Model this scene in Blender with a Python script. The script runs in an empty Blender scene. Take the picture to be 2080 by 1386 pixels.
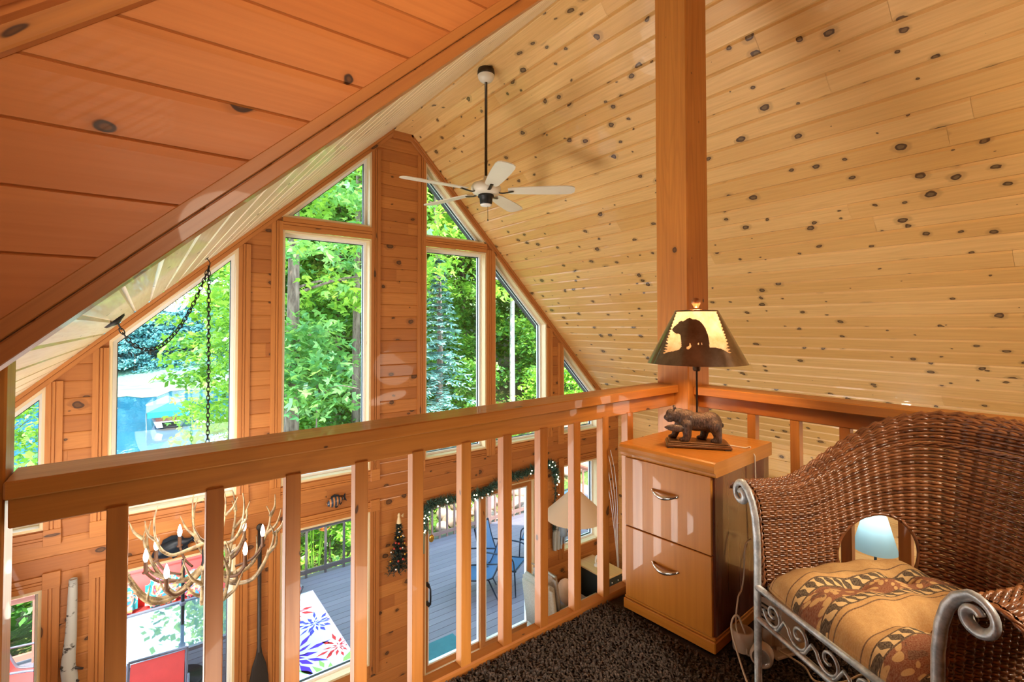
import bpy, bmesh, math, random
import numpy as np
from mathutils import Vector, Matrix
random.seed(7)
SC = bpy.context.scene
COL = SC.collection
R = math.radians
# ------------------------------------------------------------------ camera
ZO = 4.40                                   # camera origin above the great-room floor
yaw, pitch, roll = 0.64877, 0.02101, -0.00092
_R = np.array([math.cos(yaw), -math.sin(yaw), 0.0]); _F = np.array([math.sin(yaw), math.cos(yaw), 0.0]); _U = np.array([0, 0, 1.0])
_F2 = _F * math.cos(pitch) + _U * math.sin(pitch); _U2 = _U * math.cos(pitch) - _F * math.sin(pitch)
_R3 = _R * math.cos(roll) + _U2 * math.sin(roll); _U3 = _U2 * math.cos(roll) - _R * math.sin(roll)
cam = bpy.data.cameras.new('camera'); cam_o = bpy.data.objects.new('camera', cam); COL.objects.link(cam_o)
cam_o.matrix_world = Matrix(((_R3[0], _U3[0], -_F2[0], 0), (_R3[1], _U3[1], -_F2[1], 0), (_R3[2], _U3[2], -_F2[2], 0), (0, 0, 0, 1)))
cam.sensor_width = 36.0; cam.lens = 988.7 * 36 / 2080; cam.shift_y = -(693 - 641.3) / 2080
cam.clip_start = 0.02; cam.clip_end = 900
SC.camera = cam_o
# ------------------------------------------------------------------ exposure
SC.view_settings.view_transform = 'Standard'; SC.view_settings.look = 'None'
SC.view_settings.gamma = 1.0; SC.view_settings.use_curve_mapping = False
SC.view_settings.exposure = 0.12
# ------------------------------------------------------------------ sky and sun
W = bpy.data.worlds.new('sky'); SC.world = W; W.use_nodes = True
wt = W.node_tree; wt.nodes.clear()
_o = wt.nodes.new('ShaderNodeOutputWorld'); _b = wt.nodes.new('ShaderNodeBackground')
_g = wt.nodes.new('ShaderNodeTexCoord'); _s = wt.nodes.new('ShaderNodeSeparateXYZ'); _r = wt.nodes.new('ShaderNodeValToRGB')
_r.color_ramp.elements[0].position = 0.0; _r.color_ramp.elements[0].color = (0.80, 0.90, 1.0, 1)
_r.color_ramp.elements[1].position = 0.7; _r.color_ramp.elements[1].color = (0.42, 0.66, 1.0, 1)
wt.links.new(_g.outputs['Generated'], _s.inputs[0]); wt.links.new(_s.outputs['Z'], _r.inputs[0])
wt.links.new(_r.outputs[0], _b.inputs[0]); wt.links.new(_b.outputs[0], _o.inputs[0]); _b.inputs[1].default_value = 7.0
def sun_dir(o, d): o.rotation_euler = Vector(d).to_track_quat('-Z', 'Y').to_euler()
_l = bpy.data.lights.new('sun', 'SUN'); _l.energy = 11.0; _l.angle = R(0.6); _l.color = (1.0, 0.94, 0.82)
sun = bpy.data.objects.new('sun', _l); COL.objects.link(sun); sun_dir(sun, (0.30, 0.50, -0.82))
# ------------------------------------------------------------------ room fill lights, added out of view to brighten the interior
def area(name, loc, d, size, watts, color, spread=180):
    l = bpy.data.lights.new(name, 'AREA'); l.energy = watts; l.color = color; l.shape = 'DISK'; l.size = size; l.spread = R(spread)
    o = bpy.data.objects.new(name, l); COL.objects.link(o); o.location = loc; sun_dir(o, d); return o
WARM = (1.0, 0.84, 0.62)
area('header_wall_fill', (0.45, -0.7, 0.55), (0.0, 1.0, 0.46), 0.6, 13, WARM, 106)  # added fill, aimed up at the header wall
area('right_slope_fill', (2.3, -2.3, 0.6), (1.0, 0.75, 0.12), 1.4, 40, WARM, 95)  # added fill for the right roof slope, no fixture behind it
area('chair_fill', (1.7, -0.75, 0.65), (0.12, 1.25, -1.45), 0.5, 8, WARM, 72)  # unseen fill added for the wicker chair and carpet
area('low_slope_fill', (5.6, -2.0, -1.15), (-0.35, 0.8, 0.5), 1.1, 40, (1.0, 0.88, 0.70))  # made-up source low under the right slope, brightens its boards
area('lower_room_fill', (5.0, -1.0, -1.85), (0.1, 0.5, -1), 1.0, 60, (1.0, 0.85, 0.65))  # invented source filling the room below the loft
area('under_loft_fill', (0.6, 1.2, -1.72), (0.2, 0.8, 0.25), 1.4, 58, (1.0, 0.90, 0.76))  # added under the loft, lifts the gable wall and slopes from below
area('left_side_fill', (-1.25, 3.5, -2.1), (1.0, -0.25, 0.35), 2.3, 165, (1.0, 0.96, 0.90))  # added fill from the left; the wall there has no window
# ------------------------------------------------------------------ mesh helpers
class MB:
    def __init__(s): s.v = []; s.f = []; s.uv = []; s.r = []; s.sm = []
    def add(s, verts, faces, uvs=None, r=None, smooth=False):
        b = len(s.v); s.v.extend([tuple(map(float, q)) for q in verts]); rr = random.random() if r is None else r
        for i, f in enumerate(faces):
            s.f.append([b + j for j in f]); s.r.append(rr); s.sm.append(smooth)
            s.uv.append(uvs[i] if uvs is not None else [(0.0, 0.0)] * len(f))
    def build(s, name, mat, parent=None, bevel=0.0, seg=1, local=False):
        me = bpy.data.meshes.new(name)
        off = Vector((0, 0, 0))
        if parent is not None and not local:
            p = parent
            while p.parent is not None: p = p.parent
            off = p.location
        V = [(a - off[0], b - off[1], c - off[2]) for a, b, c in s.v]
        me.from_pydata(V, [], s.f)
        u = me.uv_layers.new(name='UVMap'); q = me.uv_layers.new(name='RND')
        fu = [c for f in s.uv for p in f for c in p]
        u.data.foreach_set('uv', fu)
        q.data.foreach_set('uv', [c for f, r in zip(s.f, s.r) for _ in f for c in (r, 0.0)])
        me.polygons.foreach_set('use_smooth', s.sm)
        if bevel > 0:
            bm = bmesh.new(); bm.from_mesh(me)
            bmesh.ops.remove_doubles(bm, verts=bm.verts, dist=1e-5)
            es = [e for e in bm.edges if len(e.link_faces) == 2 and e.calc_face_angle(0) > 0.5]
            bmesh.ops.bevel(bm, geom=es, offset=bevel, segments=seg, affect='EDGES', clamp_overlap=True)
            bm.to_mesh(me); bm.free()
        me.materials.append(mat)
        o = bpy.data.objects.new(name, me); COL.objects.link(o)
        if parent is not None: o.parent = parent
        me.update()
        return o
def nrm(a): a = np.asarray(a, float); return a / (np.linalg.norm(a) + 1e-12)
def obox(mb, O, U, V, Wd, lu, lv, lw, grain=None, r=None):
    """box from corner O along unit axes U,V,W; wood uv runs along the longest side"""
    O, U, V, Wd = [np.asarray(q, float) for q in (O, U, V, Wd)]
    L = [lu, lv, lw]; A = [U, V, Wd]
    if np.dot(np.cross(U, V), Wd) < 0: A = [A[1], A[0], A[2]]; L = [L[1], L[0], L[2]]
    g = int(np.argmax(L)) if grain is None else grain
    P = [O + A[0] * (L[0] * i) + A[1] * (L[1] * j) + A[2] * (L[2] * k) for i in (0, 1) for j in (0, 1) for k in (0, 1)]
    F = [(0, 1, 3, 2), (4, 6, 7, 5), (0, 4, 5, 1), (2, 3, 7, 6), (0, 2, 6, 4), (1, 5, 7, 3)]
    ax = [0, 0, 1, 1, 2, 2]; ru, rv = random.random() * 40, random.random() * 40
    C = [np.array((i * L[0], j * L[1], k * L[2])) for i in (0, 1) for j in (0, 1) for k in (0, 1)]
    uvs = []
    for f, a in zip(F, ax):
        o = [q for q in (0, 1, 2) if q != a]
        if g in o: gu = g; gv = [q for q in o if q != g][0]
        else: gu, gv = o
        uvs.append([(C[i][gu] + ru, C[i][gv] + rv + a * 3.3) for i in f])
    mb.add(P, F, uvs, r)
def box(mb, x0, x1, y0, y1, z0, z1, grain=None, r=None):
    obox(mb, (x0, y0, z0), (1, 0, 0), (0, 1, 0), (0, 0, 1), x1 - x0, y1 - y0, z1 - z0, grain, r)
def beam(mb, a, b, w, h, up=(0, 0, 1), r=None):
    a = np.asarray(a, float); b = np.asarray(b, float); d = nrm(b - a); s = np.cross(d, up)
    if np.linalg.norm(s) < 1e-4: s = np.cross(d, (1, 0, 0))
    s = nrm(s); t = np.cross(s, d)
    obox(mb, a - s * w / 2 - t * h / 2, d, s, t, np.linalg.norm(b - a), w, h, 0, r)
def frames(P, closed=False):
    P = np.asarray(P, float); n = len(P)
    T = np.zeros_like(P)
    for i in range(n):
        a = P[(i - 1) % n] if (closed or i > 0) else P[i]; b = P[(i + 1) % n] if (closed or i < n - 1) else P[i]
        T[i] = nrm(b - a)
    N = np.cross(T[0], (0, 0, 1.0))
    if np.linalg.norm(N) < 1e-3: N = np.cross(T[0], (1.0, 0, 0))
    N = nrm(N); out = []
    for i in range(n):
        N = nrm(N - T[i] * np.dot(N, T[i])); out.append((T[i], N, np.cross(T[i], N)))
    return P, out
def tube(mb, P, rad, n=8, closed=False, caps=True, ell=None, fr=None, r=None):
    """round (or elliptic: ell=(a,b) multipliers) tube through points"""
    P, F = frames(P, closed)
    if fr is not None: F = fr
    m = len(P); rad = [rad] * m if np.isscalar(rad) else rad
    ea, eb = ell or (1, 1); V = []; L = 0; ls = []
    for i in range(m):
        if i: L += np.linalg.norm(P[i] - P[i - 1])
        ls.append(L)
        for k in range(n):
            a = 2 * math.pi * k / n
            V.append(P[i] + F[i][1] * (math.cos(a) * rad[i] * ea) + F[i][2] * (math.sin(a) * rad[i] * eb))
    FF = []; UV = []
    rm = float(np.mean(rad)); ru = random.random() * 20
    for i in range(m if closed else m - 1):
        j = (i + 1) % m
        for k in range(n):
            l = (k + 1) % n; FF.append((i * n + k, j * n + k, j * n + l, i * n + l))
            a0, a1 = k / n * 6.28 * rm, (k + 1) / n * 6.28 * rm; u0 = ls[i] + ru; u1 = (ls[j] if j else ls[i] + .01) + ru
            UV.append([(u0, a0), (u1, a0), (u1, a1), (u0, a1)])
    if caps and not closed:
        FF.append(tuple(range(n))[::-1]); UV.append([(0, 0)] * n)
        FF.append(tuple((m - 1) * n + k for k in range(n))); UV.append([(0, 0)] * n)
    mb.add(V, [f[::-1] if False else f for f in FF], UV, r, True)
def lathe(mb, prof, c=(0, 0, 0), n=24, X=(1, 0, 0), Y=(0, 1, 0), Z=(0, 0, 1), smooth=True, r=None):
    c, X, Y, Z = [np.asarray(q, float) for q in (c, X, Y, Z)]; V = []; FF = []; UV = []
    for (rr, z) in prof:
        for k in range(n):
            a = 2 * math.pi * k / n; V.append(c + X * (rr * math.cos(a)) + Y * (rr * math.sin(a)) + Z * z)
    for i in range(len(prof) - 1):
        for k in range(n):
            l = (k + 1) % n; FF.append((i * n + k, i * n + l, (i + 1) * n + l, (i + 1) * n + k))
            UV.append([(k / n, prof[i][1]), ((k + 1) / n, prof[i][1]), ((k + 1) / n, prof[i + 1][1]), (k / n, prof[i + 1][1])])
    mb.add(V, FF, UV, r, smooth)
def gridm(mb, P, uv=None, closed_u=False, smooth=True, r=None, flip=False):
    a = len(P); b = len(P[0]); V = [q for row in P for q in row]; FF = []; UV = []
    for i in range(a if closed_u else a - 1):
        i2 = (i + 1) % a
        for j in range(b - 1):
            f = (i * b + j, i2 * b + j, i2 * b + j + 1, i * b + j + 1); FF.append(f[::-1] if flip else f)
            q = [uv[i][j], uv[i2][j], uv[i2][j + 1], uv[i][j + 1]] if uv is not None else [(0, 0)] * 4
            UV.append(q[::-1] if flip else q)
    mb.add(V, FF, UV, r, smooth)
def clip(poly, a, b, c):
    """keep the part of a 2-D polygon where a*x+b*y<=c"""
    out = []
    for i in range(len(poly)):
        p, q = poly[i], poly[(i + 1) % len(poly)]; dp = a * p[0] + b * p[1] - c; dq = a * q[0] + b * q[1] - c
        if dp <= 0: out.append(p)
        if dp * dq < 0:
            t = dp / (dp - dq); out.append((p[0] + (q[0] - p[0]) * t, p[1] + (q[1] - p[1]) * t))
    return out
def panel(mb, O, U, V, N, polys, bw, v0, gw=.012, gd=.006, seg=None, lip=None, back=.02):
    """matched boards with real grooves over convex polygons given in (u,v); N faces the room"""
    O, U, V, N = [np.asarray(q, float) for q in (O, U, V, N)]
    rnd = random.Random(11)
    flip = np.dot(np.cross(U, V), N) < 0
    vmin = min(p[1] for P in polys for p in P); vmax = max(p[1] for P in polys for p in P)
    umin = min(p[0] for P in polys for p in P); umax = max(p[0] for P in polys for p in P)
    k = math.floor((vmin - v0) / bw)
    while v0 + k * bw < vmax:
        a = v0 + k * bw; b = a + bw; lo = gw / 2
        st = [(a, a + lo, -gd, 0), (a + lo, b - lo, 0, 0), (b - lo, b, 0, -gd)] if lip is None else \
             [(a, a + .003, -gd, -.001), (a + .003, b - lip, 0, 0), (b - lip, b - .003, 0, -.002), (b - .003, b, -.002, -gd)]
        cuts = [umin - .01]
        if seg:
            u = umin + rnd.uniform(.2, 1) * seg[1]
            while u < umax: cuts.append(u); u += rnd.uniform(*seg)
        cuts.append(umax + .01)
        for c0, c1 in zip(cuts[:-1], cuts[1:]):
            r = rnd.random(); ou, ov = rnd.random() * 60, rnd.random() * 60
            for (va, vb, da, db) in st:
                for P in polys:
                    q = clip(clip(P, 0, -1, -va), 0, 1, vb)
                    q = clip(clip(q, -1, 0, -(c0 + .0006)), 1, 0, c1 - .0006) if q else q
                    if len(q) < 3: continue
                    pts = [O + U * x + V * y + N * (da + (db - da) * (y - va) / (vb - va)) for x, y in q]
                    uv = [(x + ou, y - a + ov) for x, y in q]
                    idx = list(range(len(q)))
                    ar = sum(q[i][0] * q[(i + 1) % len(q)][1] - q[(i + 1) % len(q)][0] * q[i][1] for i in idx)
                    if (ar < 0) != flip: idx = idx[::-1]
                    mb.add(pts, [idx], [[uv[i] for i in idx]], r)
        k += 1
    for P in polys:
        pts = [O + U * x + V * y - N * back for x, y in P]
        mb.add(pts, [list(range(len(P)))], [[(x, y) for x, y in P]], .5)
# ------------------------------------------------------------------ object helpers
def tag(o, label=None, cat=None, group=None, kind=None):
    if label: o['label'] = label
    if cat: o['category'] = cat
    if group: o['group'] = group
    if kind: o['kind'] = kind
    return o
def thing(name, loc, label, cat, group=None, kind=None):
    o = bpy.data.objects.new(name, None); COL.objects.link(o); o.location = loc; o.empty_display_size = .1
    return tag(o, label, cat, group, kind)
def struct(o, label=None, cat=None): return tag(o, label, cat, None, 'structure')
def dup(root, loc=None, rz=None, label=None, group=None, scale=None):
    def cp(o, par):
        c = o.copy(); COL.objects.link(c)
        if par is not None: c.parent = par
        for ch in list(o.children): cp(ch, c)
        return c
    r = cp(root, None)
    if loc is not None: r.location = loc
    if rz is not None: r.rotation_euler = (r.rotation_euler[0], r.rotation_euler[1], rz)
    if label: r['label'] = label
    if group: r['group'] = group
    if scale is not None: r.scale = (scale,) * 3 if np.isscalar(scale) else scale
    return r
# ------------------------------------------------------------------ materials
class G:
    def __init__(s, name):
        s.m = bpy.data.materials.new(name); s.m.use_nodes = True; s.t = s.m.node_tree
        s.b = s.t.nodes['Principled BSDF']; s.out = s.t.nodes['Material Output']
    def n(s, ty, ins={}, **kw):
        q = s.t.nodes.new('ShaderNode' + ty)
        for k, v in kw.items(): setattr(q, k, v)
        for k, v in ins.items(): s.set(q.inputs[k], v)
        return q
    def set(s, sock, v):
        if isinstance(v, bpy.types.NodeSocket): s.t.links.new(v, sock)
        else:
            if hasattr(sock.default_value, '__len__') and not isinstance(v, str):
                v = tuple(v); n = len(sock.default_value)
                v = v + (1.0,) * (n - len(v)) if len(v) < n else v[:n]
            sock.default_value = v
    def math(s, op, a, b=0.0, c=None, clamp=False):
        q = s.n('Math', {0: a, 1: b}, operation=op, use_clamp=clamp)
        if c is not None: s.set(q.inputs[2], c)
        return q.outputs[0]
    def mix(s, f, a, b, mode='MIX'):
        q = s.n('Mix', data_type='RGBA', blend_type=mode); s.set(q.inputs[0], f); s.set(q.inputs[6], a); s.set(q.inputs[7], b); return q.outputs[2]
    def ramp(s, f, st, interp='LINEAR'):
        q = s.n('ValToRGB', {0: f}); cr = q.color_ramp; cr.interpolation = interp
        while len(cr.elements) > 1: cr.elements.remove(cr.elements[-1])
        for i, (p, c) in enumerate(st):
            e = cr.elements[0] if i == 0 else cr.elements.new(p); e.position = p; e.color = tuple(c) + (1,) if len(c) == 3 else c
        return q.outputs[0]
    def uv(s, name='UVMap'):
        q = s.n('UVMap', uv_map=name); x = s.n('SeparateXYZ', {0: q.outputs[0]}); return x.outputs[0], x.outputs[1]
    def vec(s, x, y, z=0.0): return s.n('CombineXYZ', {0: x, 1: y, 2: z}).outputs[0]
    def noise(s, v, scale=1, detail=2, rough=.5, dist=0, col=False):
        q = s.n('TexNoise', {'Vector': v, 'Scale': scale, 'Detail': detail, 'Roughness': rough, 'Distortion': dist}); return q.outputs[1 if col else 0]
    def mr(s, v, a, b, c=0.0, d=1.0, smooth=False):
        q = s.n('MapRange', {0: v, 1: a, 2: b, 3: c, 4: d}, interpolation_type='SMOOTHSTEP' if smooth else 'LINEAR'); return q.outputs[0]
    def obj(s): return s.n('TexCoord').outputs['Object']
    def bump(s, h, strength=.3, dist=.01):
        s.set(s.b.inputs['Normal'], s.n('Bump', {'Height': h, 'Strength': strength, 'Distance': dist}).outputs[0])
    def base(s, c, rough=.5, metal=0.0, coat=0.0, spec=.5):
        s.set(s.b.inputs['Base Color'], c); s.set(s.b.inputs['Roughness'], rough); s.b.inputs['Metallic'].default_value = metal
        s.b.inputs['Coat Weight'].default_value = coat; s.b.inputs['Specular IOR Level'].default_value = spec
        return s.m
def hx(h):
    c = [int(h[i:i + 2], 16) / 255 for i in (0, 2, 4)]
    return tuple(x / 12.92 if x <= .04045 else ((x + .055) / 1.055) ** 2.4 for x in c)
def wood(name, ca, cb, knot=1.0, rough=.38, kx=4.0, ky=7.5, kr=.14, coat=.15, ring=.10, kcol=(.055, .022, .010), thr=.55):
    g = G(name); u, v = g.uv(); rn, _ = g.uv('RND')
    c = g.mix(rn, ca, cb)
    st = g.noise(g.vec(g.math('MULTIPLY', u, 1.6), g.math('MULTIPLY', v, 55)), 1, 3, .6)
    c = g.mix(g.mr(st, .35, .75, 0, .45), c, tuple(x * y for x, y in zip(cb, (.78, .70, .62))))
    gr = g.noise(g.vec(g.math('MULTIPLY', u, .55), g.math('MULTIPLY', v, 6)), 1, 2, .5)
    ri = g.math('SINE', g.math('MULTIPLY', gr, 75)); c = g.mix(g.mr(ri, .2, 1, 0, ring), c, tuple(x * .55 for x in cb))
    if knot > 0:
        kv = g.vec(g.math('MULTIPLY', u, kx), g.math('MULTIPLY', v, ky))
        kw = g.n('VectorMath', {0: kv, 1: g.n('VectorMath', {0: g.noise(kv, 2.2, 2, .5, 0, True), 'Scale': .25}, operation='SCALE').outputs[0]}, operation='ADD').outputs[0]
        vo = g.n('TexVoronoi', {'Vector': kw, 'Scale': 1.0, 'Randomness': 1.0}, voronoi_dimensions='2D')
        cr = g.n('SeparateColor', {0: vo.outputs['Color']})
        rad = g.math('MULTIPLY', g.math('MAXIMUM', g.math('SUBTRACT', cr.outputs[0], thr), 0.0), kr * knot / (1 - thr) * 1.4)
        ok = g.math('GREATER_THAN', rad, .012); d = vo.outputs['Distance']
        halo = g.math('MULTIPLY', g.mr(g.math('SUBTRACT', g.math('MULTIPLY', rad, 2.1), d), 0, .14, 0, .38, True), ok)
        c = g.mix(halo, c, tuple(x * .42 for x in cb))
        k = g.math('MULTIPLY', g.mr(g.math('SUBTRACT', rad, d), -.004, .022, 0, 1, True), ok)
        inn = g.mr(g.math('SUBTRACT', g.math('MULTIPLY', rad, .62), d), 0, .03, 0, .55, True)
        kc = g.mix(inn, kcol, tuple(x * .30 for x in ca)); c = g.mix(g.math('MULTIPLY', k, .93), c, kc)
    g.bump(st, .06, .003)
    return g.base(c, g.mr(st, .3, .8, rough, rough + .12), 0, coat, .4)
def plain(name, c, rough=.5, metal=0.0, coat=0.0, var=.12, scale=6.0, spec=.5, bump=0.0):
    g = G(name); nz = g.noise(g.obj(), scale, 3, .6)
    cc = g.mix(g.mr(nz, .3, .7), tuple(x * (1 - var) for x in c), tuple(min(1, x * (1 + var)) for x in c))
    if bump: g.bump(g.noise(g.obj(), scale * 12, 3, .6), bump, .004)
    return g.base(cc, rough, metal, coat, spec)
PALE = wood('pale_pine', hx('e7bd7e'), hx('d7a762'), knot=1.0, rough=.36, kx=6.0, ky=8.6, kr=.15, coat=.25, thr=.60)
PALE_L = wood('pine_window_lit', hx('f0e2c6'), hx('e4d2ac'), knot=.6, rough=.38, kx=2.5, ky=7, kr=.12, coat=.2)  # same pine as PALE, whitened to paint in the window light
ORNG = wood('pine_dim_tone', hx('c07e40'), hx('a2622f'), knot=1.0, rough=.42, kx=5.0, ky=7.2, kr=.15, thr=.59)  # same pine as the ceilings; orange stands in for weaker light
DARKP = wood('pine_amber_dim', hx('cb8145'), hx('c0743a'), knot=1.0, rough=.45, kx=4.6, ky=6.0, kr=.115, ring=.05, thr=.55, kcol=(.022, .010, .006))  # loft boards of that pine, toned amber for their dimmer light
TRIM = wood('trim_pine', hx('c17e40'), hx('a76731'), knot=.8, rough=.4, kx=2.2, ky=8, kr=.12, thr=.75)  # trims of the same pine, dim light mixed into the tone
RAIL = wood('rail_pine_toned', hx('c58238'), hx('a5642a'), knot=.8, rough=.4, kx=4, ky=7, kr=.08, ring=.16, thr=.72)  # railing pine: stain and dim light together in one orange-brown
JAMB = wood('jamb_pine', hx('ead9b4'), hx('dec79a'), knot=.4, rough=.45, kx=1.5, ky=8, kr=.08, thr=.85)
SASH = plain('white_sash', (.80, .80, .78), .4, var=.03)
GASK = plain('dark_gasket', (.03, .035, .04), .5)
def glass_mat():
    g = G('window_glass'); tr = g.n('BsdfTransparent', {0: (.97, .99, .985)}); gl = g.n('BsdfGlossy', {0: (1, 1, 1), 1: .02})
    fr = g.n('Fresnel', {0: 1.45}); mx = g.n('MixShader', {0: g.math('MULTIPLY', fr.outputs[0], .8), 1: tr.outputs[0], 2: gl.outputs[0]})
    g.t.links.new(mx.outputs[0], g.out.inputs[0]); return g.m
GLASS = glass_mat()
# ------------------------------------------------------------------ the house shell
D = 5.44                                    # gable wall
mL, cL = .9252, .1729                       # left roof plane  z = mL x + cL
mR, cR = -1.0131, 4.954                     # right roof plane
LF, MF = -1.29, -4.40                       # loft floor, great-room floor
XL, XR, YB = -1.45, 6.35, -2.6
zl = lambda x: mL * x + cL
zr = lambda x: mR * x + cR
roofz = lambda x: zl(x) if x < 2.47 else zr(x)
# right roof slope: boards run along the ridge
sr = math.hypot(1, mR); Vr = np.array([1, 0, mR]) / sr; Nr = nrm((mR, 0, -1)); Nr = Nr if Nr[2] < 0 else -Nr
mb = MB(); x0 = 2.55
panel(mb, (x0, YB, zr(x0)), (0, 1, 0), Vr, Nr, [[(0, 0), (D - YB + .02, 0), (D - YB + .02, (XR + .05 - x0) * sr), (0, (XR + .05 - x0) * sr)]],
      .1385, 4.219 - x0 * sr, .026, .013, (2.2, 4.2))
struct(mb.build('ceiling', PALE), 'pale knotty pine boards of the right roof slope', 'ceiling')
# left roof slope of the great room
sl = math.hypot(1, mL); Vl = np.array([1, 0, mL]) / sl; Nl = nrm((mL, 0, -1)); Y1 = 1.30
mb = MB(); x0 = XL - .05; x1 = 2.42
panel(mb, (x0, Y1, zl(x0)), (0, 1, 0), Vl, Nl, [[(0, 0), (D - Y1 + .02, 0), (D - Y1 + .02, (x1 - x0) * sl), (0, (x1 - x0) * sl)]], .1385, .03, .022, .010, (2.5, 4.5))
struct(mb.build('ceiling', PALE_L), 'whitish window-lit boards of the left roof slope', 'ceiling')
# raised ceiling over the loft (camera side)
mU, cU = .885, .745
su = math.hypot(1, mU); Vu = np.array([1, 0, mU]) / su; Nu = nrm((mU, 0, -1)); x0 = XL - .05; x1 = 2.40
mb = MB()
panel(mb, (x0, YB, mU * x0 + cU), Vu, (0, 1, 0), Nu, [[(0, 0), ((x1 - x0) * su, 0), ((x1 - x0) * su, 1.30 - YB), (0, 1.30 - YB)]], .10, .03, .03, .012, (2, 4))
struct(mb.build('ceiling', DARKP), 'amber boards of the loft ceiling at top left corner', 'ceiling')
# header wall between the two slopes, facing the loft
yw = 1.30
mb = MB(); xa, xb = XL, 2.40
lo = lambda x: .934 * x + .125; hi = lambda x: .885 * x + .755
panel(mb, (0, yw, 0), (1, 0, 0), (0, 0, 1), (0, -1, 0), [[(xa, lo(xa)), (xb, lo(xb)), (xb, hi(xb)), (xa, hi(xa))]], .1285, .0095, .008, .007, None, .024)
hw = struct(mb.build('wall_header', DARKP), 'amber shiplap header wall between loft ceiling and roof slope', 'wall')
mb = MB(); d = nrm((1, 0, .934)); n_ = np.array([-d[2], 0, d[0]])
L = (xb - xa) / d[0]
for (o, w, t) in ((-.004, .031, .030), (.031, .030, .022)):
    obox(mb, np.array((xa, yw - t, lo(xa))) + n_ * o, d, (0, 1, 0), n_, L, t + (.075 if o < 0 else 0), w)
mb.build('rake_trim', TRIM, hw, .002)
mb = MB(); d = nrm((1, 0, .885)); n_ = np.array([-d[2], 0, d[0]])
obox(mb, np.array((xa, yw - .028, hi(xa))) - n_ * .045, d, (0, 1, 0), n_, (xb - xa) / d[0], .028, .05)
mb.build('crown_trim', TRIM, hw, .004)
# closing faces above the ridge (loft side)
mb = MB(); box(mb, 2.40, 2.44, YB, 1.36, 2.2, 3.0); struct(mb.build('wall_ridge', PALE), 'boards closing the loft ceiling above the ridge', 'wall')
# ridge beam
mb = MB(); box(mb, 2.352, 2.598, YB, D, 2.325, 2.62)
rb = struct(mb.build('beam_ridge', PALE, bevel=.004), 'pale pine ridge beam under the roof peak', 'beam')
# side and back walls
mb = MB(); panel(mb, (XR, YB, 0), (0, 1, 0), (0, 0, 1), (-1, 0, 0), [[(0, MF), (D - YB, MF), (D - YB, zr(XR) + .02), (0, zr(XR) + .02)]], .14, 0, .012, .006, (1.8, 3.5))
struct(mb.build('wall_right', PALE), 'pale pine board wall under the right roof slope', 'wall')
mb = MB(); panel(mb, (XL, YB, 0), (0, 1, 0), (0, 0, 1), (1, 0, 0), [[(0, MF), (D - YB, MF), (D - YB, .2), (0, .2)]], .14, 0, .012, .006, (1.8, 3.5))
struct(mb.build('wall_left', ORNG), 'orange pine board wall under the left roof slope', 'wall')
mb = MB(); panel(mb, (0, YB, 0), (1, 0, 0), (0, 0, 1), (0, 1, 0), [[(XL, MF), (XR, MF), (XR, 3.0), (XL, 3.0)]], .14, 0, .012, .006, (1.8, 3.5))
struct(mb.build('wall_back', PALE), 'pine board wall behind the loft', 'wall')
# opaque roof over everything, keeps the sun out
mb = MB()
for (xa, xb, f, dz) in ((XL - .5, 2.47, zl, .0), (2.47, XR + .5, zr, .0)):
    P = [(xa, 1.37, f(xa) + .12), (xb, 1.37, f(xb) + .12), (xb, D + .6, f(xb) + .12), (xa, D + .6, f(xa) + .12)]
    mb.add(P, [(0, 1, 2, 3)])
P = [(2.47, YB - .1, zr(2.47) + .12), (XR + .5, YB - .1, zr(XR + .5) + .12), (XR + .5, 1.25, zr(XR + .5) + .12), (2.47, 1.25, zr(2.47) + .12)]; mb.add(P, [(0, 1, 2, 3)])
P = [(XL - .5, YB - .1, -.3), (2.47, YB - .1, 3.1), (2.47, 1.4, 3.1), (XL - .5, 1.4, -.3)]; mb.add(P, [(0, 1, 2, 3)])
P = [(2.45, YB - .1, 2.4), (2.45, 1.4, 2.4), (2.45, 1.4, 3.1), (2.45, YB - .1, 3.1)]; mb.add(P, [(0, 1, 2, 3)])
P = [(XL - .5, 1.38, -.5), (2.47, 1.38, 2.4), (2.47, 1.38, 3.1), (XL - .5, 1.38, .0)]; mb.add(P, [(0, 1, 2, 3)])
struct(mb.build('roof', plain('roof_shingles', (.06, .06, .06), .9)), 'dark roof deck above the boards', 'roof')
# ------------------------------------------------------------------ gable wall with its openings
RT = .088                                   # rake trim, vertical
tl = lambda x: zl(x) - RT
tr_ = lambda x: zr(x) - .10
UB, LT = -1.645, -2.12                      # bottom of upper windows, top of lower windows
def top(x): return roofz(x)
cols = [(XL, -1.30), (-.62, -.228), (.745, 1.142), (2.09, 2.775), (3.69, 3.82), (4.766, 5.092), (5.86, XR)]
def clipz(x0, x1, z0):                       # column polygon up to the roof
    pts = [(x0, z0), (x1, z0), (x1, top(x1))]
    if x0 < 2.47 < x1: pts.append((2.47, zl(2.47)))
    pts.append((x0, top(x0))); return pts
polys = [clipz(a, b, UB) for a, b in cols]
polys.append([(XL, LT), (XR, LT), (XR, min(UB, zr(XR))), (XL, UB)])
for a, b in cols: polys.append([(a, MF), (b, MF), (b, LT), (a, LT)])
for a, b, z in ((-1.30, -.62, -3.85), (-.228, .745, -3.85), (1.142, 2.09, -3.85), (5.092, 5.86, -3.4)):
    polys.append([(a, MF), (b, MF), (b, z), (a, z)])
polys.append([(4.523, MF), (4.766, MF), (4.766, LT), (4.523, LT)])
polys.append([(3.69, -2.2), (4.523, -2.2), (4.523, LT), (3.69, LT)])
polys = [P for P in polys if not (abs(P[0][0] - 3.69) < 1e-6 and P[0][1] == MF)]
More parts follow.
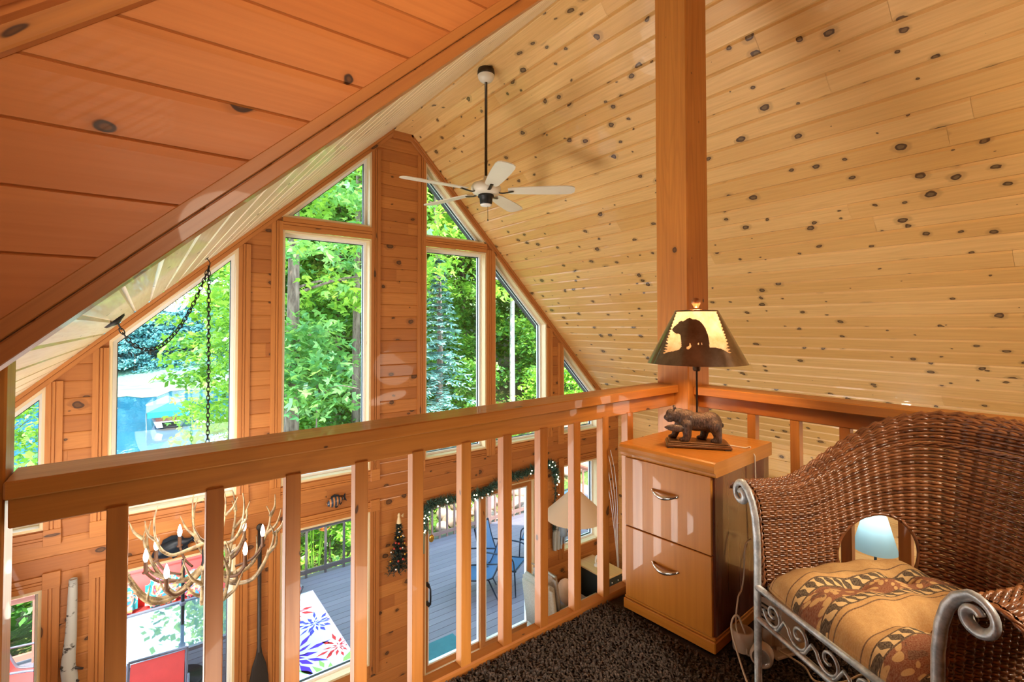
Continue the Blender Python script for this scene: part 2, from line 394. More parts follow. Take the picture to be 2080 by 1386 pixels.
mb = MB(); panel(mb, (0, D, 0), (1, 0, 0), (0, 0, 1), (0, -1, 0), polys, .1415, -.03, .012, .006, (1.6, 3.2), .014)
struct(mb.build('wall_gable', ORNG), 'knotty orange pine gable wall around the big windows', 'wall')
def inset(P, d):
    n = len(P); out = []
    for i in range(n):
        a, b, c = np.array(P[i - 1]), np.array(P[i]), np.array(P[(i + 1) % n])
        e1, e2 = nrm(b - a), nrm(c - b); n1 = np.array([-e1[1], e1[0]]); n2 = np.array([-e2[1], e2[0]])
        k = d / max(.2, 1 + np.dot(n1, n2)); out.append(tuple(b + (n1 + n2) * k))
    return out
def ring(mb, P, d, y0, y1):
    Q = inset(P, d); n = len(P)
    for i in range(n):
        a, b, c, e = P[i], P[(i + 1) % n], Q[(i + 1) % n], Q[i]
        V = [(p[0], y, p[1]) for y in (y0, y1) for p in (a, b, c, e)]
        Ld = math.hypot(b[0] - a[0], b[1] - a[1]); ru = random.random() * 30
        uvq = [[(ru, 0), (ru + Ld, 0), (ru + Ld, d), (ru, d)]] * 2 + [[(ru, .3), (ru + Ld, .3), (ru + Ld, .3 + y1 - y0), (ru, .3 + y1 - y0)]] * 2 + [[(0, 0)] * 4] * 2
        mb.add(V, [(0, 1, 2, 3), (7, 6, 5, 4), (4, 5, 1, 0), (3, 2, 6, 7), (1, 5, 6, 2), (0, 3, 7, 4)], uvq)
def window(name, P, label, kind='window'):
    t = thing(name, (P[0][0], D, P[0][1]), label, kind, None, 'structure')
    mb = MB(); ring(mb, P, .022, D - .004, D + .145); mb.build('jamb', JAMB, t)
    Q = inset(P, .022); mb = MB(); ring(mb, Q, .028, D + .10, D + .175); mb.build('sash', SASH, t)
    Q = inset(Q, .028); mb = MB(); ring(mb, Q, .006, D + .125, D + .15); mb.build('gasket', GASK, t)
    Q = inset(Q, .004); mb = MB(); mb.add([(p[0], D + .14, p[1]) for p in Q], [list(range(len(Q)))]); mb.build('pane', GLASS, t)
    return t
CP = [(0, 0), (0, 1), (.38, 1), (.40, .55), (.44, .55), (.46, 1), (.60, 1), (.62, .55), (.66, .55), (.68, 1), (1, 1), (1, 0)]
def casing(mb, p0, p1, wd, w, t=.019):
    """fluted casing from p0 to p1 on the gable wall, wd = unit vector across (x,z)"""
    p0, p1 = np.array(p0, float), np.array(p1, float); wd = np.array(wd, float); Ld = np.linalg.norm(p1 - p0); ru = random.random() * 30
    V = []
    for p in (p0, p1):
        for (a, b) in CP:
            q = p + wd * (a * w); V.append((q[0], D - b * t, q[1]))
    n = len(CP); F = []; UV = []
    for i in range(n - 1):
        F.append((i, i + 1, n + i + 1, n + i)); a, b = CP[i][0] * w, CP[i + 1][0] * w
        UV.append([(ru, a), (ru, b), (ru + Ld, b), (ru + Ld, a)])
    F.append(list(range(n))[::-1]); UV.append([(0, 0)] * n); F.append([n + i for i in range(n)]); UV.append([(0, 0)] * n)
    mb.add(V, F, UV)
def block(mb, x0, x1, z0, z1): box(mb, x0, x1, D - .024, D, z0, z1, 0)
CW = .105
w1 = window('window_1', [(-1.30, UB), (-.62, UB), (-.62, tl(-.62)), (-1.30, tl(-1.30))], 'leftmost small upper window with sloped top beside the left post')
w2 = window('window_2', [(-.228, UB), (.745, UB), (.745, tl(.745)), (-.228, tl(-.228))], 'tall upper window with sloped top, lake and hanging chain in it')
w3 = window('window_3', [(1.142, UB), (2.09, UB), (2.09, .995), (1.142, .995)], 'tall rectangular upper window left of the centre column')
w4 = window('window_4', [((1.132 - cL + RT) / mL, 1.132), (2.09, 1.132), (2.09, tl(2.09))], 'triangular top window left of the centre column')
w5 = window('window_5', [(2.775, UB), (3.69, UB), (3.69, .985), (2.775, .985)], 'tall rectangular upper window right of the centre column')
w6 = window('window_6', [(2.775, 1.105), (3.69, 1.105), (3.69, tr_(3.69)), (2.775, tr_(2.775))], 'triangular top window right of the centre column')
w7 = window('window_7', [(3.82, UB), (4.766, UB), (4.766, tr_(4.766)), (3.82, tr_(3.82))], 'upper window with sloped top and birch trunk behind it')
w8 = window('window_8', [(5.092, UB), (5.86, UB), (5.86, tr_(5.86)), (5.092, tr_(5.092))], 'rightmost small upper window with steeply sloped top')
w9 = window('window_9', [(-1.30, -3.85), (-.62, -3.85), (-.62, LT), (-1.30, LT)], 'lower window at far left behind the leaning birch pole')
w10 = window('window_10', [(-.228, -3.85), (.745, -3.85), (.745, LT), (-.228, LT)], 'lower window behind the antler chandelier')
w11 = window('window_11', [(1.142, -3.85), (2.09, -3.85), (2.09, LT), (1.142, LT)], 'lower window below the mounted fish')
w12 = window('window_12', [(5.092, -3.4), (5.86, -3.4), (5.86, LT), (5.092, LT)], 'lower window behind the conical lamp shade')
def cas(parent, segs, blocks=()):
    for s in segs:
        mb = MB(); casing(mb, *s); mb.build('casing', TRIM, parent, .0)
    for b in blocks:
        mb = MB(); block(mb, *b); mb.build('corner_block', TRIM, parent, .002)
for (w, x0, x1, zt0, zt1) in ((w1, None, -.62, 0, 0), (w2, -.228, .745, 0, 0), (w3, 1.142, 2.09, 0, 0), (w5, 2.775, None, 0, 0), (w7, None, 4.766, 0, 0), (w8, 5.092, 5.86, 0, 0)):
    S = []; B = []
    if x0 is not None:
        S.append(((x0 - CW, UB + .0), (x0 - CW, min(roofz(x0 - CW), roofz(x0)) - .05), (1, 0), CW)); B.append((x0 - CW - .004, x0, UB - .13, UB - .0))
    if x1 is not None:
        S.append(((x1 + CW, UB + .0), (x1 + CW, min(roofz(x1), roofz(x1 + CW)) - .05), (-1, 0), CW)); B.append((x1, x1 + CW + .004, UB - .13, UB - .0))
    xs0 = x0 if x0 is not None else (-1.30 if w is w1 else 3.82); xs1 = x1 if x1 is not None else 3.69
    S.append(((xs0, UB - .012), (xs1, UB - .012), (0, -1), CW))
    cas(w, S, B)
cas(w3, [((1.142, .998), (2.09, .998), (0, 1), .134)])
cas(w5, [((2.775, .988), (3.69, .988), (0, 1), .117)])
cas(w7, [((3.825, UB - .1), (3.825, zr(3.82) - .06), (-1, 0), .14)])
for (w, x0, x1, zb) in ((w9, -1.30, -.62, -3.85), (w10, -.228, .745, -3.85), (w11, 1.142, 2.09, -3.85), (w12, 5.092, 5.86, -3.4)):
    S = [((x0, LT + .005), (x1, LT + .005), (0, 1), CW), ((x1 + CW, zb - .1), (x1 + CW, LT), (-1, 0), CW), ((x0 - CW, zb - .1), (x0 - CW, LT), (1, 0), CW)]
    cas(w, S, [(x1, x1 + CW + .004, LT, LT + .13), (x0 - CW - .004, x0, LT, LT + .13)])
# rake trims and the small flat trim under the ridge beam
def rake(name, xa, xb, f, h, label):
    mb = MB(); d = nrm((xb - xa, 0, f(xb) - f(xa))); n_ = np.array([d[2], 0, -d[0]]) * (1 if xb > xa else -1)
    Ld = math.hypot(xb - xa, f(xb) - f(xa)); hh = h * abs(d[0])
    for (o, w, t) in ((0, hh * .42, .030), (hh * .46, hh * .54, .026)):
        obox(mb, np.array((xa, D - t, f(xa))) + n_ * o, d, (0, 1, 0), n_, Ld, t + .02, w)
    obox(mb, np.array((xa, D - .02, f(xa))), d, (0, 1, 0), n_, Ld, .03, hh * .9)
    struct(mb.build(name, TRIM, None, .002), label, 'trim')
rake('trim_1', XL, 2.36, zl, RT, 'left sloped rake trim along the gable wall top')
rake('trim_2', XR, 2.59, zr, .10, 'right sloped rake trim along the gable wall top')
mb = MB(); box(mb, 2.345, 2.605, D - .03, D, 2.245, 2.325); struct(mb.build('trim_3', TRIM, None, .003), 'short flat trim at the gable peak under the ridge beam', 'trim')
# sliding door
dx0, dx1, dz0, dz1 = 2.775, 4.523, -4.33, -2.2
t = thing('door_1', (dx0, D, MF), 'sliding glass patio door with green garland over it', 'door', None, 'structure')
mb = MB(); ring(mb, [(dx0, dz0), (dx1, dz0), (dx1, dz1), (dx0, dz1)], .022, D - .004, D + .16); mb.build('jamb', JAMB, t)
for i, (a, b, y) in enumerate(((dx0 + .022, 3.72, .09), (3.63, dx1 - .022, .04))):
    P = [(a, dz0 + .022), (b, dz0 + .022), (b, dz1 - .022), (a, dz1 - .022)]
    mb = MB(); ring(mb, P, .075, D + y, D + y + .04); lf = mb.build('door_leaf', TRIM, t)
    Q = inset(P, .075); mb = MB(); ring(mb, Q, .018, D + y + .005, D + y + .05); mb.build('glazing_bead', SASH, lf)
    Q = inset(P, .09); mb = MB(); mb.add([(p[0], D + y + .02, p[1]) for p in Q], [(0, 1, 2, 3)]); mb.build('pane', GLASS, lf)
mb = MB(); box(mb, 2.83, 2.845, D - .01, D + .05, -3.45, -3.40); box(mb, 2.83, 2.845, D - .01, D + .05, -3.22, -3.17)
tube(mb, [(2.837, D - .01, -3.43), (2.837, D - .045, -3.40), (2.837, D - .05, -3.31), (2.837, D - .045, -3.22), (2.837, D - .01, -3.19)], .011, 8)
mb.build('handle', plain('black_metal', (.02, .02, .022), .4, .6), t)
mb = MB(); box(mb, dx0, dx1, D - .06, D + .16, MF, dz0); mb.build('sill', TRIM, t, .004)
for s in (((dx0 - CW, MF), (dx0 - CW, dz1), (1, 0), CW), ((dx1 + CW, MF), (dx1 + CW, dz1), (-1, 0), CW), ((dx0 - CW, dz1), (dx1 + CW, dz1), (0, 1), .08)):
    mb = MB(); casing(mb, *s); mb.build('casing', TRIM, t)
# ------------------------------------------------------------------ floors
g = G('berber_carpet'); c = g.mix(g.noise(g.obj(), 60, 3, .6), (.20, .19, .16), (.36, .35, .30)); g.bump(g.noise(g.obj(), 160, 2), .5, .01)
mb = MB(); box(mb, XL, XR, YB, D + .0, MF - .1, MF); struct(mb.build('floor', g.base(c, .95)), 'grey-green carpet of the great room below', 'floor')
g = G('brown_carpet_base'); c = g.mix(g.noise(g.obj(), 90, 3, .6), (.020, .012, .009), (.050, .032, .024)); g.bump(g.noise(g.obj(), 150, 2), .5, .01)
CARP = g.base(c, .95)
FE = 1.575                                    # loft edge
mb = MB(); box(mb, XL, 2.50, YB, FE, LF - .05, LF - .012); lfl = struct(mb.build('floor', CARP), 'loft floor under the brown carpet', 'floor')
mb = MB(); box(mb, XL, 2.66, YB, FE + .12, LF - .32, LF - .05); struct(mb.build('ceiling', PALE), 'boards on the underside of the loft', 'ceiling')
# brown twisted-pile carpet
rs = np.random.RandomState(3)
xs = np.arange(.2, 2.5, .0095); ys = np.arange(.0, FE, .0095); XX, YY = np.meshgrid(xs, ys); XX = XX.ravel(); YY = YY.ravel()
keep = (XX * .30 + YY > .62) & (XX < 2.5) & ~((XX > 1.765) & (XX < 2.33) & (YY > 1.05)) & ~((XX > 2.30) & (YY > 1.48)); XX = XX[keep]; YY = YY[keep]
XX = XX + rs.uniform(-.005, .005, len(XX)); YY = YY + rs.uniform(-.005, .005, len(YY)); n = len(XX)
an = rs.uniform(0, 6.28, n); h = rs.uniform(.012, .020, n); ln = rs.uniform(.003, .010, n); wd = rs.uniform(.0035, .006, n)
bz = LF - .012
ca, sa = np.cos(an), np.sin(an); V = np.zeros((n, 6, 3)); pa, pb = -sa, ca
for k, (q, hh, ww) in enumerate(((0, 0, 1), (0, 0, -1), (.6, .65, .9), (.6, .65, -.9), (1.6, .8, .35), (1.6, .8, -.35))):
    V[:, k, 0] = XX + ca * ln * q + pa * wd * ww; V[:, k, 1] = YY + sa * ln * q + pb * wd * ww; V[:, k, 2] = bz + h * hh
me = bpy.data.meshes.new('carpet_pile'); V = V.reshape(-1, 3)
F = np.concatenate([np.stack([np.arange(n) * 6 + a for a in f], 1) for f in ((0, 1, 3, 2), (2, 3, 5, 4))])
me.from_pydata(V.tolist(), [], F.tolist())
g = G('brown_carpet_pile'); gi = g.noise(g.obj(), 130, 2, .5); c = g.mix(g.mr(gi, .3, .7), (.034, .024, .020), (.125, .098, .084)); me.materials.append(g.base(c, .9))
o = bpy.data.objects.new('carpet', me); COL.objects.link(o); tag(o, 'dark brown twisted pile carpet covering the loft floor', 'carpet', None, 'stuff')
# ------------------------------------------------------------------ loft railing, posts
mb = MB(); box(mb, XL, 2.66, FE, FE + .055, LF - .34, LF + .018); struct(mb.build('trim_4', RAIL, None, .006), 'reddish wood nosing along the loft floor edge', 'trim')
mb = MB(); box(mb, 2.50, 2.555, .0 + YB, FE, LF - .34, LF + .018); struct(mb.build('trim_5', RAIL, None, .006), 'wood nosing under the railing behind the wicker chair', 'trim')
rt = thing('loft_railing', (-.24, FE, LF), 'long front loft railing running from left post to square timber post', 'railing')
ux = nrm((2.62, 0, .030)); pz = np.cross(ux, (0, 1, 0)); pz = np.array([-ux[2], 0, ux[0]])
mb = MB(); obox(mb, (-.245, 1.560, -.392), ux, (0, 1, 0), pz, 2.559, .150, .042); mb.build('cap_rail', RAIL, rt, .004)
mb = MB(); obox(mb, (-.24, 1.585, -.463), ux, (0, 1, 0), pz, 2.554, .045, .072); mb.build('lower_rail', RAIL, rt, .003)
for xc in (-.045, .166, .369, .579, .782, .982, 1.176, 1.370, 1.567, 1.756, 1.936):
    mb = MB(); box(mb, xc - .0215, xc + .0215, 1.580, 1.621, LF + .012, -.455 + .0115 * (xc + .24)); mb.build('baluster', RAIL, rt, .002)
rr = thing('loft_railing', (2.46, 1.5, LF), 'short side loft railing behind the wicker chair', 'railing')
mb = MB(); box(mb, 2.355, 2.495, -1.6, 1.499, -.370, -.326); mb.build('cap_rail', RAIL, rr, .004)
mb = MB(); box(mb, 2.405, 2.45, -1.6, 1.499, -.440, -.370); mb.build('lower_rail', RAIL, rr, .003)
for i in range(14):
    yc = 1.215 - i * .2015
    mb = MB(); box(mb, 2.408, 2.448, yc - .0205, yc + .0205, LF - .012, -.440); mb.build('baluster', RAIL, rr, .002)
mb = MB(); box(mb, 2.315, 2.515, 1.500, 1.700, LF - .012, 2.325)
tag(mb.build('timber_post', RAIL, None, .006), 'square timber post rising from railing corner to the ridge', 'post')
mb = MB(); box(mb, -.40, -.248, 1.60, 1.70, MF, -.1)
mb.v = [(x, y, zl(x) - .006 if z > -1 else z) for x, y, z in mb.v]; tag(mb.build('newel_post', RAIL, None, .004), 'dark left end post holding the long railing', 'post')
# ------------------------------------------------------------------ things on the loft
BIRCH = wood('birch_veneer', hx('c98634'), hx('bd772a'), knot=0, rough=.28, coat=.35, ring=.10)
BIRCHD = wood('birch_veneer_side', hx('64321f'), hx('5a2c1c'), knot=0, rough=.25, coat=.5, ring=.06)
CHROME = plain('brushed_nickel', (.72, .70, .66), .22, 1.0, var=.02)
# two-drawer file cabinet
fc = thing('file_cabinet', (1.775, 1.49, LF), 'two-drawer birch file cabinet with chrome pulls in front of square post', 'cabinet')
A4 = R(3.5); cx_ = np.array([math.cos(A4), math.sin(A4), 0]); cy_ = np.array([math.sin(A4), -math.cos(A4), 0]); cz_ = np.array([0, 0, 1.0])
C0 = np.array([1.775, 1.49, LF])               # front-left foot: X back, Y to the right along the front
def cab(u, v, w): return C0 + cx_ * u + cy_ * v + cz_ * w
CWD, CDP, CHT = .430, .530, .75
mb = MB()
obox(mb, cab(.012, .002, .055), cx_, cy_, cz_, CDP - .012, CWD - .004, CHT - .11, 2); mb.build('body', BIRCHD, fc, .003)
mb = MB(); obox(mb, cab(-.004, -.003, 0), cx_, cy_, cz_, CDP, CWD + .006, .045, 1); obox(mb, cab(.002, 0, .045), cx_, cy_, cz_, CDP - .01, CWD, .014, 1); mb.build('plinth', BIRCH, fc, .004)
mb = MB(); P = []
pr = [(.0, .690), (-.006, .697), (-.006, .705), (-.016, .711), (-.020, .722), (-.019, .735), (-.012, .746), (-.002, .750), (CDP, .750), (CDP, .690)]
P = [[cab(a, v, b) for a, b in pr + pr[:1]] for v in (-.012, CWD + .012)]
lg = [0.0]
for i in range(len(pr)): q = pr[(i + 1) % len(pr)]; lg.append(lg[-1] + math.hypot(q[0] - pr[i][0], q[1] - pr[i][1]))
gridm(mb, P, [[(v + 3, l) for l in lg] for v in (0, CWD)], smooth=False)
mb.add(P[0][:-1], [list(range(len(pr)))], [[(a, b) for a, b in pr]]); mb.add(P[1][:-1], [list(range(len(pr)))[::-1]], [[(a, b) for a, b in pr][::-1]])
mb.build('top', BIRCH, fc)
for z0, z1, hz in ((.062, .375, .262), (.380, .688, .575)):
    mb = MB(); obox(mb, cab(-.003, .010, z0), cx_, cy_, cz_, .02, CWD - .02, z1 - z0, 2); dr = mb.build('drawer', BIRCH, fc, .002)
    mb = MB(); pts = [cab(-.004 - .026 * math.sin(math.pi * k / 12) ** .7, CWD / 2 - .062 + .124 * k / 12, hz - .014 * math.sin(math.pi * k / 12)) for k in range(13)]
    tube(mb, pts, [.0035 + .003 * math.sin(math.pi * k / 12) for k in range(13)], 8, ell=(1.0, 1.5)); mb.build('handle', CHROME, dr)
# ---- bear lamp
BT = LF + CHT
lx = np.array([1.985, 1.245]); ld = nrm((-.63, .775, 0)); lb = np.array([ld[1], -ld[0], 0]) * -1   # ld: towards the bear's head, lb: away from viewer
lb = np.array([.775, .63, 0])
bl = thing('bear_lamp', (lx[0], lx[1], BT), 'table lamp with carved brown bear base and bear silhouette shade on cabinet', 'lamp')
L0 = np.array([lx[0], lx[1], BT])
def lp(a, b, h): return L0 + ld * a + lb * b + cz_ * h
BWOOD = wood('bear_base_wood', hx('7a5230'), hx('6b4526'), knot=0, rough=.3, coat=.4)
mb = MB()
for (e, z0, z1) in ((.0, .004, .014), (-.004, .014, .020), (-.012, .020, .027)):
    obox(mb, lp(-.135 - e, -.062 - e, z0), ld, lb, cz_, .27 + 2 * e, .125 + 2 * e, z1 - z0)
mb.build('base', BWOOD, bl, .002)
FELT = plain('dark_felt', (.03, .02, .015), .9)
for sa in (-1, 1):
    for sb in (-1, 1): mb = MB(); obox(mb, lp(.118 * sa - .012, .048 * sb - .012, 0), ld, lb, cz_, .024, .024, .006); mb.build('felt_foot', FELT, bl)
g = G('carved_bear'); nz = g.noise(g.vec(g.math('MULTIPLY', g.n('SeparateXYZ', {0: g.obj()}).outputs[0], 1), g.math('MULTIPLY', g.n('SeparateXYZ', {0: g.obj()}).outputs[1], 1), g.math('MULTIPLY', g.n('SeparateXYZ', {0: g.obj()}).outputs[2], .35)), 190, 3, .6)
c = g.mix(g.mr(nz, .35, .68), (.030, .014, .009), (.14, .088, .066)); g.bump(nz, .7, .006); BEAR = g.base(c, .45, 0, .15)
def blob(mb, c, r, ax=None, n=14):
    c = np.asarray(c, float); X, Y, Z = ax if ax is not None else (np.eye(3))
    V = []; F = []
    for i in range(n + 1):
        th = math.pi * i / n
        for k in range(2 * n):
            ph = math.pi * k / n; V.append(c + np.asarray(X) * r[0] * math.sin(th) * math.cos(ph) + np.asarray(Y) * r[1] * math.sin(th) * math.sin(ph) + np.asarray(Z) * r[2] * math.cos(th))
    m = 2 * n
    for i in range(n):
        for k in range(m): F.append((i * m + k, (i + 1) * m + k, (i + 1) * m + (k + 1) % m, i * m + (k + 1) % m))
    mb.add(V, F, None, None, True)
def fuse(o, vox, smooth=4, fac=.5):
    a = o.modifiers.new('fuse', 'REMESH'); a.mode = 'VOXEL'; a.voxel_size = vox; a.use_smooth_shade = True
    if smooth: b = o.modifiers.new('soften', 'SMOOTH'); b.factor = fac; b.iterations = smooth
AX = (ld, lb, cz_)
mb = MB()
h0 = .027; _lp0 = lp
def lp(a, b, h): return _lp0(a, b, h0 + (h - h0) * 1.22)
for (a, b, h, r) in ((.0, 0, .088, (.080, .040, .042)), (-.055, 0, .088, (.048, .043, .046)), (.045, 0, .095, (.045, .038, .044)), (.080, 0, .108, (.038, .030, .034)),
                     (.108, -.006, .112, (.027, .027, .026)), (.127, -.014, .101, (.018, .016, .014)), (.118, -.012, .090, (.015, .014, .008))):
    blob(mb, lp(a, b, h + h0 - .02), r, AX)
for (a, b) in ((.098, -.026), (.096, .020)): blob(mb, lp(a, b, .140 + h0 - .022), (.008, .005, .009), AX, 8)
def limb(pts, rr):
    for (p, q), (r0, r1) in zip(zip(pts[:-1], pts[1:]), zip(rr[:-1], rr[1:])):
        for k in range(7):
            t = k / 6; s = np.array(p) * (1 - t) + np.array(q) * t; r = r0 * (1 - t) + r1 * t; blob(mb, lp(*s), (r, r, r), AX, 7)
limb([(.050, -.028, .085), (.045, -.032, .050), (.050, -.034, .036)], [.026, .018, .016]); blob(mb, lp(.060, -.035, .033), (.022, .014, .010), AX, 8)
limb([(.070, .024, .085), (.088, .027, .052), (.095, .028, .036)], [.023, .016, .014]); blob(mb, lp(.104, .028, .033), (.020, .013, .009), AX, 8)
limb([(-.070, -.028, .085), (-.080, -.032, .055), (-.082, -.033, .036)], [.030, .019, .017]); blob(mb, lp(-.070, -.034, .033), (.022, .015, .010), AX, 8)
limb([(-.055, .026, .085), (-.035, .028, .055), (-.030, .028, .036)], [.026, .018, .016]); blob(mb, lp(-.020, .028, .033), (.022, .014, .010), AX, 8)
blob(mb, lp(-.102, 0, .085), (.010, .008, .012), AX, 8)
fuse(mb.build('bear', BEAR, bl), .0032, 3)
mb = MB(); rows = []
for i in range(13):
    t = i / 12; rr = .0165 * (math.sin(math.pi * min(1, t * .93 + .05)) ** .6) * (1 if t < .85 else .8)
    rows.append([lp(.045 + .098 * t, -.040 - .004 * t, .072 + .004 * t) + lb * (rr * .75 * math.cos(k / 10 * 6.283)) + cz_ * (rr * math.sin(k / 10 * 6.283)) for k in range(11)])
gridm(mb, rows); mb.build('fish', BEAR, bl)
GBLK = plain('glossy_black', (.005, .005, .005), .1)
for b in (-.0235, .004): mb = MB(); blob(mb, lp(.1195, b - .004, .1195), (.0026, .0026, .0026), AX, 6); mb.build('eye', GBLK, bl)
lp = _lp0
mb = MB(); tube(mb, [lp(0, 0, .12), lp(0, .001, .19), lp(0, 0, .34), lp(0, 0, .612)], .0045, 8); lathe(mb, [(.0, .335), (.014, .336), (.017, .345), (.017, .385), (.010, .395), (.0, .396)], L0, 14); mb.build('stem', plain('bronze_stem', (.05, .03, .02), .35, .8), bl)
zb, zt, rb_, rt_ = .372, .608, .212, .090
g = G('parchment'); nz = g.noise(g.obj(), 22, 4, .6); c = g.mix(g.mr(nz, .3, .7), hx('d8ac7c'), hx('ecd4b2'))
df = g.n('BsdfDiffuse', {0: c}); tr = g.n('BsdfTranslucent', {0: c}); mx = g.n('MixShader', {0: .19, 1: df.outputs[0], 2: tr.outputs[0]}); g.t.links.new(mx.outputs[0], g.out.inputs[0]); PARCH = g.m
mb = MB(); lathe(mb, [(rb_ - .004, zb), (rt_ - .004, zt)], L0, 64); sh = mb.build('lamp_shade', PARCH, bl)
g = G('patina_metal'); nz = g.noise(g.obj(), 9, 4, .65); c = g.mix(g.mr(nz, .35, .7), (.10, .058, .034), (.19, .125, .08)); RUST = g.base(c, .34, .75, 1.0)
def inpoly(x, y, P):
    r = False; n = len(P)
    for i in range(n):
        (x0, y0), (x1, y1) = P[i], P[i - 1]
        if (y0 > y) != (y1 > y) and x < (x1 - x0) * (y - y0) / (y1 - y0) + x0: r = not r
    return r
# silhouette drawn on the cone: x = angle from the viewer side (deg, + right), y = 0..1 up
bear = [(-47, .66), (-44, .70), (-38, .75), (-36, .79), (-31, .80), (-27, .79), (-21, .83), (-14, .86), (-8, .83), (-1, .83), (6, .80), (12, .74), (16, .66), (18, .55), (18, .42), (17, .33), (24, .33), (34, .30),
        (44, .22), (52, .17), (60, .15), (90, .10), (90, 0), (-90, 0), (-90, .10), (-62, .14), (-50, .16), (-44, .20), (-37, .235), (-30, .25), (-23, .28), (-20, .34), (-23, .46), (-26, .545), (-29, .56), (-36, .57), (-42, .60), (-47, .63)]
holes = [[(-13, .30), (-10, .29), (-7, .33), (-7.5, .39), (-9, .40), (-10, .35), (-13, .33)], [(2, .375), (3.4, .375), (3.2, .41), (2.2, .41)], [(6.5, .375), (7.9, .375), (7.7, .41), (6.8, .41)]]
rnt = random.Random(5)
def tree_edge(sgn):
    P = [(sgn * 62, .97)]; y = .94; k = 0
    while y > .14:
        w = 58 - (.97 - y) * 17; P.append((sgn * (w - (3.0 + 3.0 * rnt.random()) * (.4 + (1 - y))), y)); P.append((sgn * (w + 1.5), y - .018)); y -= .045 + .02 * rnt.random(); k += 1
    return P + [(sgn * 50, .10), (sgn * 150, .10), (sgn * 150, .97)]
trees = [tree_edge(-1), tree_edge(1)]
NA, NH = 420, 110; mb = MB(); V = []; F = []
dview = math.atan2(-lx[1], -lx[0])
for j in range(NH + 1):
    y = j / NH; rr = rb_ + (rt_ - rb_) * y + .0015
    for i in range(NA): a = dview + 2 * math.pi * i / NA; V.append((L0[0] + rr * math.cos(a), L0[1] + rr * math.sin(a), L0[2] + zb + (zt - zb) * y))
for i in range(NA):
    d = ((i + .5) / NA * 360 + 180) % 360 - 180
    for j in range(NH):
        y = (j + .5) / NH
        back = abs(d) > 100
        on = y > .975 or y < .03 or (inpoly(d, y, bear) and not any(inpoly(d, y, h) for h in holes)) or inpoly(d, y, trees[0]) or inpoly(d, y, trees[1])
        if back: on = y > .975 or y < .16 + .05 * math.sin(d * .2) or (abs(d) < 150)
        if on: i2 = (i + 1) % NA; F.append((j * NA + i, j * NA + i2, (j + 1) * NA + i2, (j + 1) * NA + i))
mb.add(V, F, None, .5, True); mb.build('silhouette', RUST, sh)
mb = MB(); lathe(mb, [(.0, zt + .012), (.010, zt + .013), (.012, zt + .02), (.020, zt + .030), (.021, zt + .042), (.014, zt + .054), (0, zt + .058)], L0, 16)
for k in range(3): a = dview + 1 + k * 2.094; tube(mb, [L0 + cz_ * (zt + .006), L0 + np.array([math.cos(a) * rt_, math.sin(a) * rt_, zt - .004])], .0025, 6)
mb.build('finial', plain('copper_finial', (.42, .20, .10), .35, .9), bl)
mb = MB(); blob(mb, lp(0, 0, .455), (.028, .028, .034)); g = G('lit_bulb'); g.base((1, .9, .7), .5); g.b.inputs['Emission Color'].default_value = (1, .72, .40, 1); g.b.inputs['Emission Strength'].default_value = 4; BULB = g.m; mb.build('bulb', BULB, bl)
CREAM = plain('cream_cord', (.72, .62, .48), .5)
mb = MB(); tube(mb, [lp(-.13, .03, .006), lp(-.20, .0, .004), tuple(cab(.35, CWD - .01, CHT + .004)), tuple(cab(.335, CWD + .018, CHT - .03)), tuple(cab(.34, CWD + .02, .5)), tuple(cab(.36, CWD + .022, .33)), tuple(cab(.30, CWD + .03, .25)), tuple(cab(.33, CWD + .04, .06))], .0028, 6); mb.build('cord', CREAM, bl)
l = bpy.data.lights.new('bear_lamp_light', 'POINT'); l.energy = 12; l.color = (1, .70, .40); l.shadow_soft_size = .035
o = bpy.data.objects.new('bear_lamp_light', l); COL.objects.link(o); o.location = lp(0, 0, .50)
# ------------------------------------------------------------------ wicker armchair
wch = thing('wicker_armchair', (1.568, .569, LF), 'brown wicker armchair with painted iron scroll frame beside the side railing', 'armchair')
W0 = np.array([1.568, .569, LF]); wa = nrm((.45, .893, 0)); wb_ = nrm((.893, -.45, 0))
def wc(a, b, h): return W0 + wa * a + wb_ * b + cz_ * h
g = G('wicker_strand'); rn, _ = g.uv('RND'); u, v = g.uv(); nz = g.noise(g.vec(g.math('MULTIPLY', u, 9), g.math('MULTIPLY', rn, 90)), 1, 2)
c = g.mix(g.mr(nz, .3, .7), hx('4a2614'), hx('8c5632')); c = g.mix(g.math('MULTIPLY', rn, .30), c, hx('a8744a')); WICK = g.base(c, .32, 0, .35)
HW = .290
def plan(t):
    """t 0..1 round the U from left arm front to right arm front -> (a,b), outward normal"""
    th = math.pi * t; ex = 2.6
    a = HW * math.copysign(abs(math.cos(th)) ** (2 / ex), math.cos(th)); b = .015 + .535 * abs(math.sin(th)) ** (2 / 2.3)
    return a, b
ts = np.linspace(0, 1, 1601); pl = np.array([plan(t) for t in ts]); ln = np.concatenate([[0], np.cumsum(np.linalg.norm(np.diff(pl, axis=0), axis=1))]); PL = ln[-1]
NT = 200
tt = np.interp(np.linspace(0, PL, NT), ln, ts); pp = np.array([plan(t) for t in tt])
tg = np.gradient(pp, axis=0); tg /= np.linalg.norm(tg, axis=1)[:, None]; on_ = np.stack([-tg[:, 1], tg[:, 0]], 1)
if np.dot(on_[NT // 2], (0, 1)) < 0: on_ = -on_
lam = np.linspace(0, 1, NT)
def sm(x): x = min(1, max(0, x)); return x * x * (3 - 2 * x)
